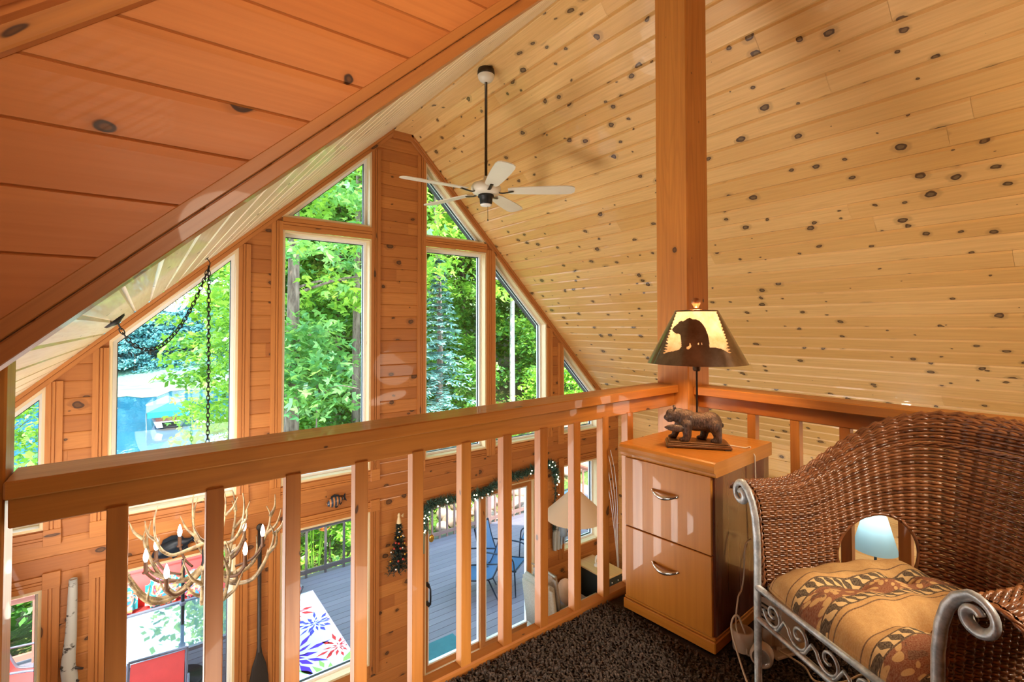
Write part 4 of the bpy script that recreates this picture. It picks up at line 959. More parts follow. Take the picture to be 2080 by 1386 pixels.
for (z, w) in ((-3.18, .020), (-3.25, .030), (-3.35, .062), (-3.48, .085), (-3.65, .095), (-3.82, .088), (-3.92, .06), (-3.95, .02)):
    rows.append([(.955 + w * math.cos(a), D - .035 + (.012 if abs(math.cos(a)) < .9 else .006) * math.sin(a), z) for a in np.linspace(0, 2 * math.pi, 17)])
gridm(mb, rows); mb.build('blade', DPAD, pd)
g = G('birch_bark'); x, y, z = g.n('SeparateXYZ', {0: g.obj()}).outputs[:3]; nz = g.noise(g.vec(g.math('MULTIPLY', x, 14), g.math('MULTIPLY', y, 14), g.math('MULTIPLY', z, 22)), 1, 3, .6); c = g.mix(g.mr(nz, .60, .68), hx('a9a69e'), hx('37302b')); BIRB = g.base(c, .7)
bp = thing('birch_pole', (-.44, D - .06, MF), 'grey-white birch pole with branch stubs leaning on the left wall column', 'pole')
P = curve([(-.430, D - .055, -2.07), (-.437, D - .06, -2.5), (-.450, D - .065, -2.75), (-.437, D - .07, -2.9), (-.425, D - .075, -3.4), (-.43, D - .08, MF)]); mb = MB(); rr = np.interp(np.linspace(0, 1, len(P)), [0, .18, .40, .5, 1], [.027, .036, .046, .050, .052]); tube(mb, P, list(rr), 12); mb.build('stem', BIRB, bp)
for (z, dx) in ((-2.77, .085), (-2.72, -.055), (-2.86, .06)):
    mb = MB(); tube(mb, [(-.44, D - .07, z), (-.44 + dx, D - .10, z - .03)], [.013, .008], 7); mb.build('branch_stub', DPAD, bp)
# ---- armchair by the door
g = G('beige_chenille'); nz = g.noise(g.obj(), 120, 3, .6); c = g.mix(g.mr(nz, .3, .7), hx('8f8577'), hx('b9b0a2')); g.bump(nz, .3, .004); CHEN = g.base(c, .9)
g = G('beige_chenille_dark'); nz = g.noise(g.obj(), 90, 3, .6); c = g.mix(g.mr(nz, .3, .7), hx('84756a'), hx('a6998c')); CHEN2 = g.base(c, .9)
ac = thing('recliner', (4.62, 5.0, MF), 'beige upholstered recliner with loose back cushion standing by the patio door', 'armchair')
def rbox(name, mat, par, x0, x1, y0, y1, z0, z1, bv=.06, tilt=None, piv=None):
    mb = MB(); box(mb, x0, x1, y0, y1, z0, z1)
    if tilt:
        a, p = tilt, piv; c_, s_ = math.cos(a), math.sin(a)
        mb.v = [(p[0] + (x - p[0]) * c_ + (z - p[1]) * s_, y, p[1] - (x - p[0]) * s_ + (z - p[1]) * c_) for x, y, z in mb.v]
    o = mb.build(name, mat, par, bv, 4)
    for q in o.data.polygons: q.use_smooth = True
    return o
rbox('base', CHEN, ac, 4.28, 5.12, 4.72, 5.36, MF + .06, MF + .34, .05)
rbox('seat', CHEN2, ac, 4.42, 5.16, 4.86, 5.22, MF + .32, MF + .52, .06)
rbox('arm', CHEN, ac, 4.34, 5.18, 4.70, 4.87, MF + .10, MF + .66, .075)
rbox('arm', CHEN, ac, 4.34, 5.18, 5.21, 5.38, MF + .10, MF + .66, .075)
rbox('back', CHEN, ac, 4.26, 4.42, 4.74, 5.34, MF + .30, MF + 1.02, .06, -.14, (4.3, MF + .3))
bkc = rbox('back_cushion', CHEN2, ac, 4.40, 4.56, 4.82, 5.28, MF + .50, MF + 1.10, .07, -.16, (4.4, MF + .4))
mb = MB(); tube(mb, [(4.345, 4.80, MF + 1.10), (4.345, 5.05, MF + 1.115), (4.345, 5.28, MF + 1.10)], .012, 7); mb.build('piping', CHEN, bkc)
for (x, y) in ((4.34, 4.78), (4.34, 5.30), (5.06, 4.78), (5.06, 5.30)):
    mb = MB(); lathe(mb, [(.024, MF), (.03, MF + .07)], (x, y, 0), 10); mb.build('foot', DPAD, ac)
mb = MB(); blob(mb, (4.80, 5.02, MF + .64), (.09, .21, .20), None, 14); o = mb.build('throw_pillow', plain('peach_fabric', hx('e2a878'), .85)); tag(o, 'peach throw pillow leaning on the recliner back cushion', 'pillow')
# ---- floor lamp, side table
fl_ = thing('floor_lamp', (4.46, 4.55, MF), 'tall floor lamp with wide cream conical shade seen between balusters', 'lamp')
mb = MB(); lathe(mb, [(.14, MF), (.14, MF + .02), (.03, MF + .035), (.012, MF + .05), (.012, -2.25), (0, -2.25)], (4.46, 4.55, 0), 20); mb.build('stand', BLK, fl_)
g = G('cream_shade'); c = hx('e9cfb0'); df = g.n('BsdfDiffuse', {0: c}); tr = g.n('BsdfTranslucent', {0: c}); mx = g.n('MixShader', {0: .4, 1: df.outputs[0], 2: tr.outputs[0]}); g.t.links.new(mx.outputs[0], g.out.inputs[0]); CSH = g.m
mb = MB(); lathe(mb, [(.37, -2.47), (.36, -2.40), (.07, -2.13)], (4.46, 4.55, 0), 40); mb.build('lamp_shade', CSH, fl_)
mb = MB(); blob(mb, (4.46, 4.55, -2.11), (.02, .02, .028), None, 8); mb.build('finial', BLK, fl_)
stt = thing('side_table', (5.48, 5.08, MF), 'black side table with pale wood top and knobbed drawers in the corner', 'side table')
DKG = plain('black_green_paint', hx('1e2624'), .45); PTOP = wood('pale_table_top', hx('dfc28c'), hx('d2b077'), knot=.3, rough=.4)
mb = MB(); box(mb, 5.29, 5.68, 4.76, 5.40, -3.625, -3.595); mb.build('top', PTOP, stt, .006)
mb = MB(); box(mb, 5.31, 5.335, 4.80, 5.38, MF, -3.625); box(mb, 5.635, 5.66, 4.80, 5.38, MF, -3.625); box(mb, 5.31, 5.66, 5.36, 5.38, MF, -3.625); box(mb, 5.335, 5.635, 4.80, 5.36, MF + .05, MF + .07); box(mb, 5.335, 5.635, 4.80, 5.36, -3.90, -3.88); mb.build('body', DKG, stt)
for k in range(3):
    z = -3.70 - k * .125; mb = MB(); box(mb, 5.325, 5.645, 4.785, 4.80, z - .05, z + .062); dr = mb.build('drawer', DKG, stt, .003)
    mb = MB()
    blob(mb, (5.42, 4.775, z), (.011, .012, .011), None, 6); mb.build('knob', ORN[0], dr); mb = MB(); blob(mb, (5.55, 4.775, z), (.011, .012, .011), None, 6); mb.build('knob', ORN[0], dr)
mb = MB(); tube(mb, curve([(5.46, 5.10, -3.57), (5.43, 5.10, -3.52), (5.46, 5.10, -3.45), (5.50, 5.10, -3.52), (5.46, 5.10, -3.57)]), .014, 8); lathe(mb, [(.045, -3.595), (.045, -3.575), (.02, -3.565)], (5.46, 5.10, 0), 14); tag(mb.build('table_ornament', SASH), 'small white looped ornament standing on the black side table', 'ornament')
# ---- cloth and figurines hanging by the right lower window
mb = MB(); rows = []
for i in range(15):
    t = i / 14; w = .05 + .05 * math.sin(t * 2.6); rows.append([(4.93 + w * (k / 10 - .5) * 2, D - .045 - .018 * math.sin(k * 1.7 + t * 3), -2.70 - .62 * t) for k in range(11)])
gridm(mb, rows); rows2 = [[(x, y + .012, z) for x, y, z in r] for r in rows]; gridm(mb, rows2, flip=True); tag(mb.build('hanging_cloth', plain('grey_cloth', hx('aab0b0'), .85)), 'pale grey cloth hanging on the wall right of the patio door', 'cloth')
dlh = thing('hanging_doll', (5.03, D - .06, -3.0), 'small cloth doll hanging beside the pale grey cloth', 'doll')
mb = MB(); blob(mb, (5.03, D - .06, -2.86), (.04, .035, .045), None, 8); mb.build('head', plain('doll_skin', hx('d8a888'), .7), dlh)
mb = MB(); lathe(mb, [(.015, -2.90), (.05, -3.0), (.065, -3.12), (0, -3.12)], (5.03, D - .07, 0), 12); tube(mb, [(4.98, D - .06, -2.95), (4.96, D - .06, -3.05)], .015, 6); tube(mb, [(5.08, D - .06, -2.95), (5.10, D - .06, -3.05)], .015, 6)
tube(mb, [(5.01, D - .06, -3.11), (5.0, D - .06, -3.25)], .017, 6); tube(mb, [(5.05, D - .06, -3.11), (5.06, D - .06, -3.25)], .017, 6); mb.build('dress', plain('doll_dress', hx('8fa0b4'), .8), dlh)
# ---- twig branches in the corner
tw = thing('twig_branch', (6.12, 5.25, MF), 'tall thin pale twigs standing in the corner past the side table', 'twigs')
for k in range(4):
    a = .35 * k; mb = MB(); tube(mb, curve([(6.12, 5.25, MF + .3), (6.10 - .02 * k, 5.25, -3.4), (6.06 - .05 * k, 5.22, -2.8), (5.98 - .07 * k, 5.2, -2.3), (5.86 - .05 * k, 5.18, -1.95 - .05 * k)]), .0045, 5); mb.build('twig', SASH, tw)
mb = MB(); lathe(mb, [(.07, MF), (.09, MF + .2), (.06, MF + .38), (.05, MF + .36), (0, MF + .05)], (6.12, 5.25, 0), 16); mb.build('vase', DKG, tw)
# ---- blue lamp, antler and switch on the right wall
bl2 = thing('floor_lamp', (5.75, 1.69, MF), 'tall lamp with pale blue shade seen through opening of the wicker chair', 'lamp')
g = G('blue_shade'); c = hx('8fb4c4'); df = g.n('BsdfDiffuse', {0: c}); tr = g.n('BsdfTranslucent', {0: c}); mx = g.n('MixShader', {0: .45, 1: df.outputs[0], 2: tr.outputs[0]}); g.t.links.new(mx.outputs[0], g.out.inputs[0])
mb = MB(); lathe(mb, [(.185, -2.20), (.100, -1.87)], (5.75, 1.69, 0), 36); mb.build('lamp_shade', g.m, bl2)
mb = MB(); lathe(mb, [(.15, MF), (.15, MF + .02), (.03, MF + .04), (.012, MF + .06), (.012, -2.08), (0, -2.08)], (5.75, 1.69, 0), 18); mb.build('stand', BLK, bl2)
mb = MB(); blob(mb, (5.75, 1.69, -2.02), (.03, .03, .045), None, 8); mb.build('bulb', FLAME, bl2)
l = bpy.data.lights.new('blue_lamp_light', 'POINT'); l.energy = 3; l.color = (1, .93, .82); l.shadow_soft_size = .04; o = bpy.data.objects.new('blue_lamp_light', l); COL.objects.link(o); o.location = (5.75, 1.69, -1.93)
g = G('grey_antler'); g.base(g.mix(g.noise(g.obj(), 12, 3), hx('8c9aa4'), hx('c3ced4')), .5); GANT = g.m
mb = MB(); X0 = XR - .02
P = curve([(X0, 3.20, -1.98), (X0 - .08, 3.10, -1.93), (X0 - .10, 2.92, -1.92), (X0 - .10, 2.72, -1.93), (X0 - .09, 2.60, -1.88)]); tube(mb, P, taper(len(P), .028, .014), 8)
for (i, d) in ((14, (-.02, -.03, -.13)), (18, (0, -.07, -.10)), (20, (0, .02, .08))): tube(mb, [P[i], P[i] + np.array(d) * .6, P[i] + np.array(d)], [.018, .013, .006], 7)
tag(mb.build('wall_antler', GANT), 'grey-blue antler mounted on right wall, seen under the side railing', 'antler')
mb = MB(); box(mb, XR - .012, XR, 1.55, 1.63, -2.42, -2.30); tag(mb.build('switch_plate', SASH, None, .003), 'white switch plate on the right wall behind the pale blue lamp', 'switch')
# ------------------------------------------------------------------ outdoors
DZ = -4.45
g = G('deck_boards'); rn, _ = g.uv('RND'); u, v = g.uv(); nz = g.noise(g.vec(g.math('MULTIPLY', u, 2), g.math('MULTIPLY', v, 40)), 1, 3); c = g.mix(rn, hx('6f6870'), hx('7d747b')); c = g.mix(g.mr(nz, .3, .7, 0, .3), c, hx('5f585f')); DECKM = g.base(c, .6)
mb = MB(); panel(mb, (0, 0, DZ), (1, 0, 0), (0, 1, 0), (0, 0, 1), [[(-7, D + .2), (9.4, D + .2), (9.4, 9.22), (-7, 9.22)]], .142, .02, .010, .010, (3, 4.5)); box(mb, -7, 9.4, 9.19, 9.22, DZ - .3, DZ - .002)
struct(mb.build('deck', DECKM), 'grey-mauve plank deck outside the gable windows', 'deck')
DRAIL = plain('deck_rail_brown', hx('8a6a60'), .6); DRAILG = plain('deck_rail_grey', hx('5b5250'), .6); DRED = plain('deck_rail_red', hx('a8705c'), .6)
def deck_rail(label, p0, p1, mat, post_every=6, sp=.135, gap=None):
    p0, p1 = np.array(p0, float), np.array(p1, float); L = np.linalg.norm(p1 - p0); d = (p1 - p0) / L; t = thing('deck_railing', tuple(p0), label, 'railing')
    n = int(L / sp)
    for k in range(n + 1):
        p = p0 + d * (L * k / n); mb = MB(); w = .045 if k % post_every == 0 else .018
        box(mb, p[0] - w, p[0] + w, p[1] - w, p[1] + w, DZ, DZ + (.98 if w > .03 else .90)); mb.build('post' if w > .03 else 'baluster', mat, t)
    for z, h, w, nm in ((DZ + .90, .04, .13, 'cap_rail'), (DZ + .82, .07, .04, 'upper_rail'), (DZ + .07, .07, .04, 'lower_rail')):
        mb = MB(); beam(mb, p0 + cz_ * (z - DZ + h / 2), p1 + cz_ * (z - DZ + h / 2), w, h); mb.build(nm, mat, t)
deck_rail('brown deck railing seen in the leftmost lower window', (-3.2, 9.05, DZ), (-.5, 9.05, DZ), DRED, 8, .30)
deck_rail('dark grey deck railing beyond the floral rug', (2.02, 9.12, DZ), (4.0, 9.12, DZ), DRAILG, 7, .29)
deck_rail('brown deck railing beyond the sliding door', (4.12, 9.12, DZ), (8.2, 9.12, DZ), DRAIL, 12, .17)
deck_rail('sunlit reddish deck railing behind the conical lamp shade', (8.9, 6.2, DZ), (8.9, 9.2, DZ), DRED, 8, .2)
# ---- ground, lake
def gh(x, y):
    hill = -5.0 + .05 * max(0, y - 10) + .35 * max(0, min(6, x - 4.5)) * (1 if y > 9.3 else 0) * min(1, max(0, (y - 9.3) / 1.5)) + .10 * max(0, y - 16) * (1 if x > .25 * y else .4)
    bank = -5.0 - .20 * max(0, y - 11)
    k = sm((x - (.135 * y - .3)) / 3.0 + .3); z = bank * (1 - k) + hill * k
    return max(-9.4, z) + .10 * math.sin(x * 1.3 + y * .7) * min(1, max(0, y - 9) / 4)
g = G('forest_ground'); nz = g.noise(g.obj(), 1.4, 4, .65); n2 = g.noise(g.obj(), 14, 3, .6); c = g.mix(g.mr(nz, .40, .58), hx('6a4f38'), hx('4f6b25')); c = g.mix(g.mr(n2, .5, .7, 0, .7), c, hx('8f9a4a')); g.bump(n2, .8, .08); GRD = g.base(c, .95)
xs = np.concatenate([np.linspace(-60, -8, 14), np.linspace(-6, 26, 66), np.linspace(30, 90, 13)]); ys = np.concatenate([np.linspace(D + .3, 9, 4), np.linspace(9.3, 36, 56), np.linspace(38, 120, 22)])
mb = MB(); gridm(mb, [[(x, y, gh(x, y)) for y in ys] for x in xs]); struct(mb.build('ground', GRD), 'sloping forest ground with leaf litter and weeds', 'ground')
g = G('lake_water'); nz = g.noise(g.vec(*[g.math('MULTIPLY', q, s) for q, s in zip(g.n('SeparateXYZ', {0: g.obj()}).outputs[:2], (.9, .35))]), 1.0, 3, .6); g.bump(nz, .10, .3); LAKE = g.base((.015, .10, .16), .06, 0, 0, .6)
mb = MB(); mb.add([(-120, 20, -9.2), (60, 20, -9.2), (60, 260, -9.2), (-120, 260, -9.2)], [(0, 1, 2, 3)]); o = mb.build('lake', LAKE); tag(o, 'blue lake water beyond the trees', 'lake', None, 'structure')
mb = MB(); g = G('lily_pads'); nz = g.noise(g.obj(), .22, 4, .6); LILY = g.base(g.mix(g.mr(nz, .42, .6), hx('6f8a62'), hx('a9b496')), .5)
P = []
for k in range(40): x = -40 + k * 1.6; P.append([(x, 82 + 3 * math.sin(k * .7) + 2 * math.sin(k * 1.9), -9.16), (x, 101, -9.14)])
gridm(mb, P); tag(mb.build('lily_pads', LILY), 'pale band of lily pads along the far shore of the lake', 'lily pads', None, 'stuff')
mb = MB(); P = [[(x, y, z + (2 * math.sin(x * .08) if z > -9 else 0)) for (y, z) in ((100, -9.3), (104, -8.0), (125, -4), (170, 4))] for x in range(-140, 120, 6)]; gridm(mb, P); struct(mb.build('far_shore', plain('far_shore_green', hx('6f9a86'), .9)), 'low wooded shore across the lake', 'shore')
# ---- foliage
def leaves(name, clusters, rs, size, lobes, droop=.25):
    """clusters: (x,y,z,r,n) flattened sprays of leaves -> one mesh with a random value per leaf"""
    VV, FF, RR = [], [], []; b = 0
    for (x, y, z, r, n) in clusters:
        a = rs.uniform(0, 2 * np.pi, n); q = r * np.sqrt(rs.rand(n)); px = x + q * np.cos(a); py = y + q * np.sin(a); pz = z + rs.normal(0, .16 * r, n) - droop * q * q / max(r, .1)
        ya = rs.uniform(0, 2 * np.pi, n); tl_ = rs.normal(0, .45, n); rl = rs.normal(0, .5, n); s = size * rs.uniform(.65, 1.25, n)
        fx_ = np.stack([np.cos(ya) * np.cos(tl_), np.sin(ya) * np.cos(tl_), np.sin(tl_) - .25], 1); sx = np.stack([-np.sin(ya) * np.cos(rl), np.cos(ya) * np.cos(rl), np.sin(rl)], 1)
        o = np.stack([px, py, pz], 1); rr = np.clip(.5 + .22 * rs.normal(size=n) + .25 * (rs.rand() - .5), 0, 1)
        for (dx, wy, ll) in lobes:
            d = fx_ * math.cos(dx) + sx * math.sin(dx); w = -fx_ * math.sin(dx) + sx * math.cos(dx)
            V = np.stack([o, o + d * (s * ll * .5)[:, None] + w * (s * wy)[:, None], o + d * (s * ll)[:, None], o + d * (s * ll * .5)[:, None] - w * (s * wy)[:, None]], 1)
            VV.append(V.reshape(-1, 3)); m = np.arange(n * 4).reshape(n, 4) + b; FF.append(m); RR.append(rr); b += n * 4
    V = np.concatenate(VV); F = np.concatenate(FF); RR = np.concatenate(RR); me = bpy.data.meshes.new(name); me.vertices.add(len(V)); me.vertices.foreach_set('co', V.ravel().astype(np.float32))
    me.loops.add(F.size); me.loops.foreach_set('vertex_index', F.ravel().astype(np.int32)); me.polygons.add(len(F)); me.polygons.foreach_set('loop_start', np.arange(0, F.size, 4, dtype=np.int32)); me.polygons.foreach_set('loop_total', np.full(len(F), 4, dtype=np.int32))
    u = me.uv_layers.new(name='RND'); uv = np.zeros((F.size, 2), np.float32); uv[:, 0] = np.repeat(RR, 4); u.data.foreach_set('uv', uv.ravel()); me.update(); me.validate(); return me
def leafmat(name, a, b, c3, tfac=.45):
    g = G(name); rn, _ = g.uv('RND'); c = g.ramp(rn, [(.15, a), (.5, b), (.9, c3)]); df = g.n('BsdfDiffuse', {0: c}); tr = g.n('BsdfTranslucent', {0: g.mix(.5, c, tuple(min(1, x * y) for x, y in zip(c3, (1.3, 1.3, .6))))}); gl_ = g.n('BsdfGlossy', {0: (1, 1, 1), 1: .45})
    m1 = g.n('MixShader', {0: tfac, 1: df.outputs[0], 2: tr.outputs[0]}); m2 = g.n('MixShader', {0: .05, 1: m1.outputs[0], 2: gl_.outputs[0]}); g.t.links.new(m2.outputs[0], g.out.inputs[0]); return g.m
MAPLE = leafmat('maple_leaf', hx('3f7c2c'), hx('74ad3c'), hx('bcdc5c')); FOR = leafmat('forest_leaf', hx('2c6232'), hx('559238'), hx('98c24e')); OAK = leafmat('oak_leaf', hx('3a7c50'), hx('66a45e'), hx('a4cc74')); SPR = leafmat('spruce_needle', hx('3f6e68'), hx('6b9a94'), hx('a9ccc4'), .15); FARL = leafmat('hazed_far_leaf', hx('4f8f9c'), hx('6aa9b4'), hx('8fc4c8'), .3); SHRUB = leafmat('shrub_leaf', hx('4c8a26'), hx('7ab83a'), hx('bfe05a'))  # bluish FARL paints distance haze into the far-shore leaves
g = G('tree_bark'); x, y, z = g.n('SeparateXYZ', {0: g.obj()}).outputs[:3]; nz = g.noise(g.vec(g.math('MULTIPLY', x, 9), g.math('MULTIPLY', y, 9), g.math('MULTIPLY', z, 2)), 1, 4, .65); BARK = g.base(g.mix(g.mr(nz, .35, .65), hx('4a3c33'), hx('8d7c6c')), .9)
L3 = ((0, .22, 1.0), (.95, .20, .8), (-.95, .20, .8)); L1 = ((0, .36, 1.0),)
def crown(rs, H, h0, R_, nc, per, cr=.75):
    C = []
    for k in range(nc):
        t = rs.rand() ** .8; z = h0 + (H - h0) * t; rr = R_ * (1 - .75 * t ** 1.6) * math.sqrt(rs.rand()) ; a = rs.uniform(0, 6.283); C.append((rr * math.cos(a), rr * math.sin(a), z, cr * rs.uniform(.6, 1.2), per))
    return C
def trunk(mb, H, r, rs, lean=0.0, limbs=0, h0=3):
    P = curve([(0, 0, -.3), (lean * .2 + rs.normal(0, .03), rs.normal(0, .03), H * .3), (lean * .6, rs.normal(0, .08), H * .65), (lean, 0, H)]); tube(mb, P, taper(len(P), r, r * .22), 10)
    for k in range(limbs):
        z = h0 + (H * .85 - h0) * rs.rand(); a = rs.uniform(0, 6.283); l = rs.uniform(1.0, 2.4); p = np.array([lean * (z / H) ** 1.3, 0, z]); d = np.array([math.cos(a), math.sin(a), .35]); Q = curve([p, p + d * l * .5, p + d * l - cz_ * .15 * l]); tube(mb, Q, taper(len(Q), r * .22, .012), 6)
def make_tree(name, label, rs, H, h0, R_, nc, per, lm, size, lobes, tr_r, lean=0, limbs=8, bark=None, cat='tree', cr=.75, group='trees beyond the deck'):
    t = thing(name, (0, 0, 0), label, cat, group); mb = MB(); trunk(mb, H, tr_r, rs, lean, limbs, h0); mb.build('trunk', bark or BARK, t, local=True)
    me = leaves('foliage', crown(rs, H + .5, h0, R_, nc, per, cr), rs, size, lobes); me.materials.append(lm); o = bpy.data.objects.new('foliage', me); COL.objects.link(o); o.parent = t; return t
rs = np.random.RandomState(12)
# named nearer trees
def put(t, x, y, rz=0, s=1.0): t.location = (x, y, gh(x, y)); t.rotation_euler = (0, 0, rz); t.scale = (s, s, s); return t
put(make_tree('maple_tree', 'thick grey trunk tree at left edge of tall left centre window', rs, 15, 5.6, 3.2, 110, 60, MAPLE, .17, L3, .19, .1, 10), 2.72, 12.0)
put(make_tree('maple_tree', 'dark slim trunk tree at right side of tall left centre window', rs, 15, 5.2, 3.4, 110, 60, MAPLE, .17, L3, .15, -.2, 10), 5.3, 15.0, 1.0)
put(make_tree('maple_tree', 'bright yellow-green maple filling tall right centre window', rs, 13, 4.3, 3.0, 130, 60, MAPLE, .17, L3, .12, .2, 10), 7.2, 13.2, 2.0)
put(make_tree('birch_tree', 'white birch trunk standing in the sloped window right of centre', rs, 14, 6.5, 1.8, 50, 60, FOR, .14, L1, .105, .25, 6, BIRB), 10.1, 13.3, .4)
put(make_tree('birch_tree', 'thin pale birch trunk left of the white birch', rs, 13, 6.5, 1.6, 40, 60, FOR, .14, L1, .06, -.2, 5, BIRB), 11.2, 16.5, 1.4)
put(make_tree('oak_tree', 'oak whose dark leaves hang over the lake view', rs, 12, 6.3, 3.0, 100, 60, OAK, .17, L3, .14, -.5, 9), 2.0, 10.9, 2.4)
put(make_tree('young_maple', 'yellow-green young tree at right side of lake window', rs, 6.5, 1.2, 1.5, 70, 55, MAPLE, .15, L3, .05, .1, 4), 2.35, 15.6, .3)
t = dup(bpy.data.objects['young_maple'], None, None, 'small leafy tree standing in front of the lake in the leftmost upper window'); put(t, -2.3, 14.5, 1.2, .72)
# low sprays of a sapling in front of the left trunk
put(make_tree('sapling', 'leafy sapling in front of the thick grey trunk', rs, 4.6, 3.2, 1.0, 24, 50, OAK, .19, L3, .03, .1, 3), 3.0, 11.2, .3)
# spruce
def spruce(label, x, y, H, R_):
    t = thing('blue_spruce', (x, y, gh(x, y)), label, 'tree'); mb = MB(); tube(mb, [(0, 0, -.3), (0, 0, H)], [.12, .02], 8); mb.build('trunk', BARK, t, local=True)
    VV, FF, RR = [], [], []; b = 0; C = []
    n = 0; mb = MB(); V = []; F = []; rr = []
    for lv in range(int(H / .16)):
        z = .6 + lv * .16; L = R_ * (1 - z / H) ** .85 + .08
        for k in range(9):
            a = rs.uniform(0, 6.283); d = np.array([math.cos(a), math.sin(a), -.22]); s = np.array([-d[1], d[0], 0])
            for j in range(9):
                p = np.array([0, 0, z]) + d * (L * (j + 1) / 9.5); wl = .16 * (1.15 - j / 10)
                for sg in (-1, 1):
                    e = p + s * sg * wl + d * .10 + np.array([0, 0, rs.normal(0, .03)]); q = p + d * .05
                    i = len(V); V += [p, q, e + d * .02, e - d * .03]; F.append((i, i + 1, i + 2, i + 3)); rr.append(min(1, max(0, rs.normal(.5, .25))))
    for f, r_ in zip(F, rr): pass
    me = bpy.data.meshes.new('foliage'); me.from_pydata([tuple(v) for v in V], [], F); u = me.uv_layers.new(name='RND'); u.data.foreach_set('uv', [c for r_ in rr for _ in range(4) for c in (r_, 0.0)]); me.materials.append(SPR); o = bpy.data.objects.new('foliage', me); COL.objects.link(o); o.parent = t
spruce('pale blue spruce low in tall right centre window', 6.35, 11.6, 5.6, 1.5)
# the wood behind: copies of three kinds
kinds = [make_tree('forest_tree', 'leafy mid-green tree in the wood behind the house', rs, 15, 2.2, 3.2, 120, 70, FOR, .24, L1, .14, .2, 8, group='leafy trees in the wood'),
         make_tree('forest_tree', 'dense dark green tree in the wood behind the house', rs, 13, 1.0, 2.8, 120, 70, FOR, .22, L1, .10, -.2, 6, group='dense trees in the wood'),
         make_tree('forest_tree', 'bright sunlit maple in the wood behind the house', rs, 16, 4.5, 3.4, 120, 70, MAPLE, .24, L1, .16, .1, 8, group='bright maples in the wood')]
labs = [k['label'] for k in kinds]
spots = []
for row, (y, x0, x1, st) in enumerate(((18.5, 4.6, 24, 2.3), (22, 5.0, 32, 2.6), (26, 6.2, 38, 2.8), (31, 7.5, 46, 3.0), (37, 9, 54, 3.4))):
    x = x0
    while x < x1: spots.append((x + rs.uniform(-.7, .7), y + rs.uniform(-1.2, 1.2))); x += st
for x, y in ((12.5, 14.5), (14.5, 12.8), (16.5, 15.2), (13.6, 17), (18.5, 13.0), (3.6, 19.5), (3.9, 24)): spots.append((x, y))
for i, (x, y) in enumerate(spots):
    k = (i * 7 + i // 3) % 3
    t = kinds[k] if i < 3 and False else dup(kinds[k])
    put(t, x, y, rs.uniform(0, 6.28), rs.uniform(.85, 1.2))
for k, (x, y) in zip(kinds, ((6.2, 19.5), (8.8, 17.6), (11.6, 19.0))): put(k, x, y, 1.0)
# undergrowth bushes
bush = make_tree('understory_bush', 'low green bush in the undergrowth behind the deck', rs, 1.9, .25, 1.15, 34, 55, FOR, .15, L1, .03, 0, 0, group='undergrowth bushes', cat='bush', cr=.5)
bush2 = make_tree('understory_bush', 'bright yellow-green shrub beyond the deck railing', rs, 1.3, .15, .8, 30, 55, SHRUB, .13, L1, .025, 0, 0, group='bright shrubs by the deck', cat='bush', cr=.4)
first = [True, True]
for (x, y, k, s) in [(3.2, 10.6, 1, .9), (2.5, 11.4, 1, 1.0), (4.3, 11.2, 1, 1.0), (5.2, 10.6, 1, .7), (6.3, 10.5, 1, .6), (1.6, 11.0, 1, .9), (.6, 10.4, 1, .8), (-.6, 10.6, 0, .9), (-1.6, 10.7, 0, 1.0), (-2.6, 10.9, 0, 1.0), (-1.9, 12.2, 0, 1.2), (-3.2, 13.2, 0, 1.3), (7.6, 15, 0, 1.2), (9.2, 15.4, 0, 1.2), (6.0, 16.2, 0, 1.2), (4.2, 15.6, 0, 1.1), (3.4, 14.2, 0, 1.1), (8.4, 12.8, 0, 1.0), (11.6, 13.6, 0, 1.1), (13.2, 12.8, 0, 1.2), (12.4, 15.2, 0, 1.2), (15.0, 14.2, 0, 1.3), (5.0, 18, 0, 1.3), (7.4, 18.6, 0, 1.3), (10.2, 17.4, 0, 1.3), (12.8, 18.4, 0, 1.4), (3.0, 17.2, 0, 1.1), (9.9, 11.6, 1, .9), (8.8, 11.0, 1, .7), (11.3, 11.4, 1, .9), (16.6, 12.6, 0, 1.3)]:
    b0 = (bush, bush2)[k]; t = b0 if first[k] else dup(b0); first[k] = False
    put(t, x, y, rs.uniform(0, 6.28), s)
# orange lilies by the railing
ol = thing('lily_plant', (2.62, 9.75, gh(2.62, 9.75)), 'orange-red lilies blooming behind the dark grey deck railing', 'flower')
mb = MB(); fl2 = MB(); z0 = gh(2.62, 9.75)
for k in range(14):
    a = rs.uniform(0, 6.28); e = np.array([2.62 + .28 * math.cos(a) * rs.rand(), 9.75 + .2 * math.sin(a), z0 + 1.1 + .3 * rs.rand()]); tube(mb, [(2.62 + .1 * math.cos(a), 9.75, z0), tuple(e)], .006, 5)
    for j in range(6):
        b = j * 1.047; d = np.array([math.cos(b), math.sin(b), .5]); s = np.array([-d[1], d[0], 0]) * .022; fl2.add([e, e + d * .05 + s, e + d * .11, e + d * .05 - s], [(0, 1, 2, 3)])
mb.build('stems', SHRUB, ol); fl2.build('blossoms', plain('lily_orange', hx('e8552a'), .6), ol)
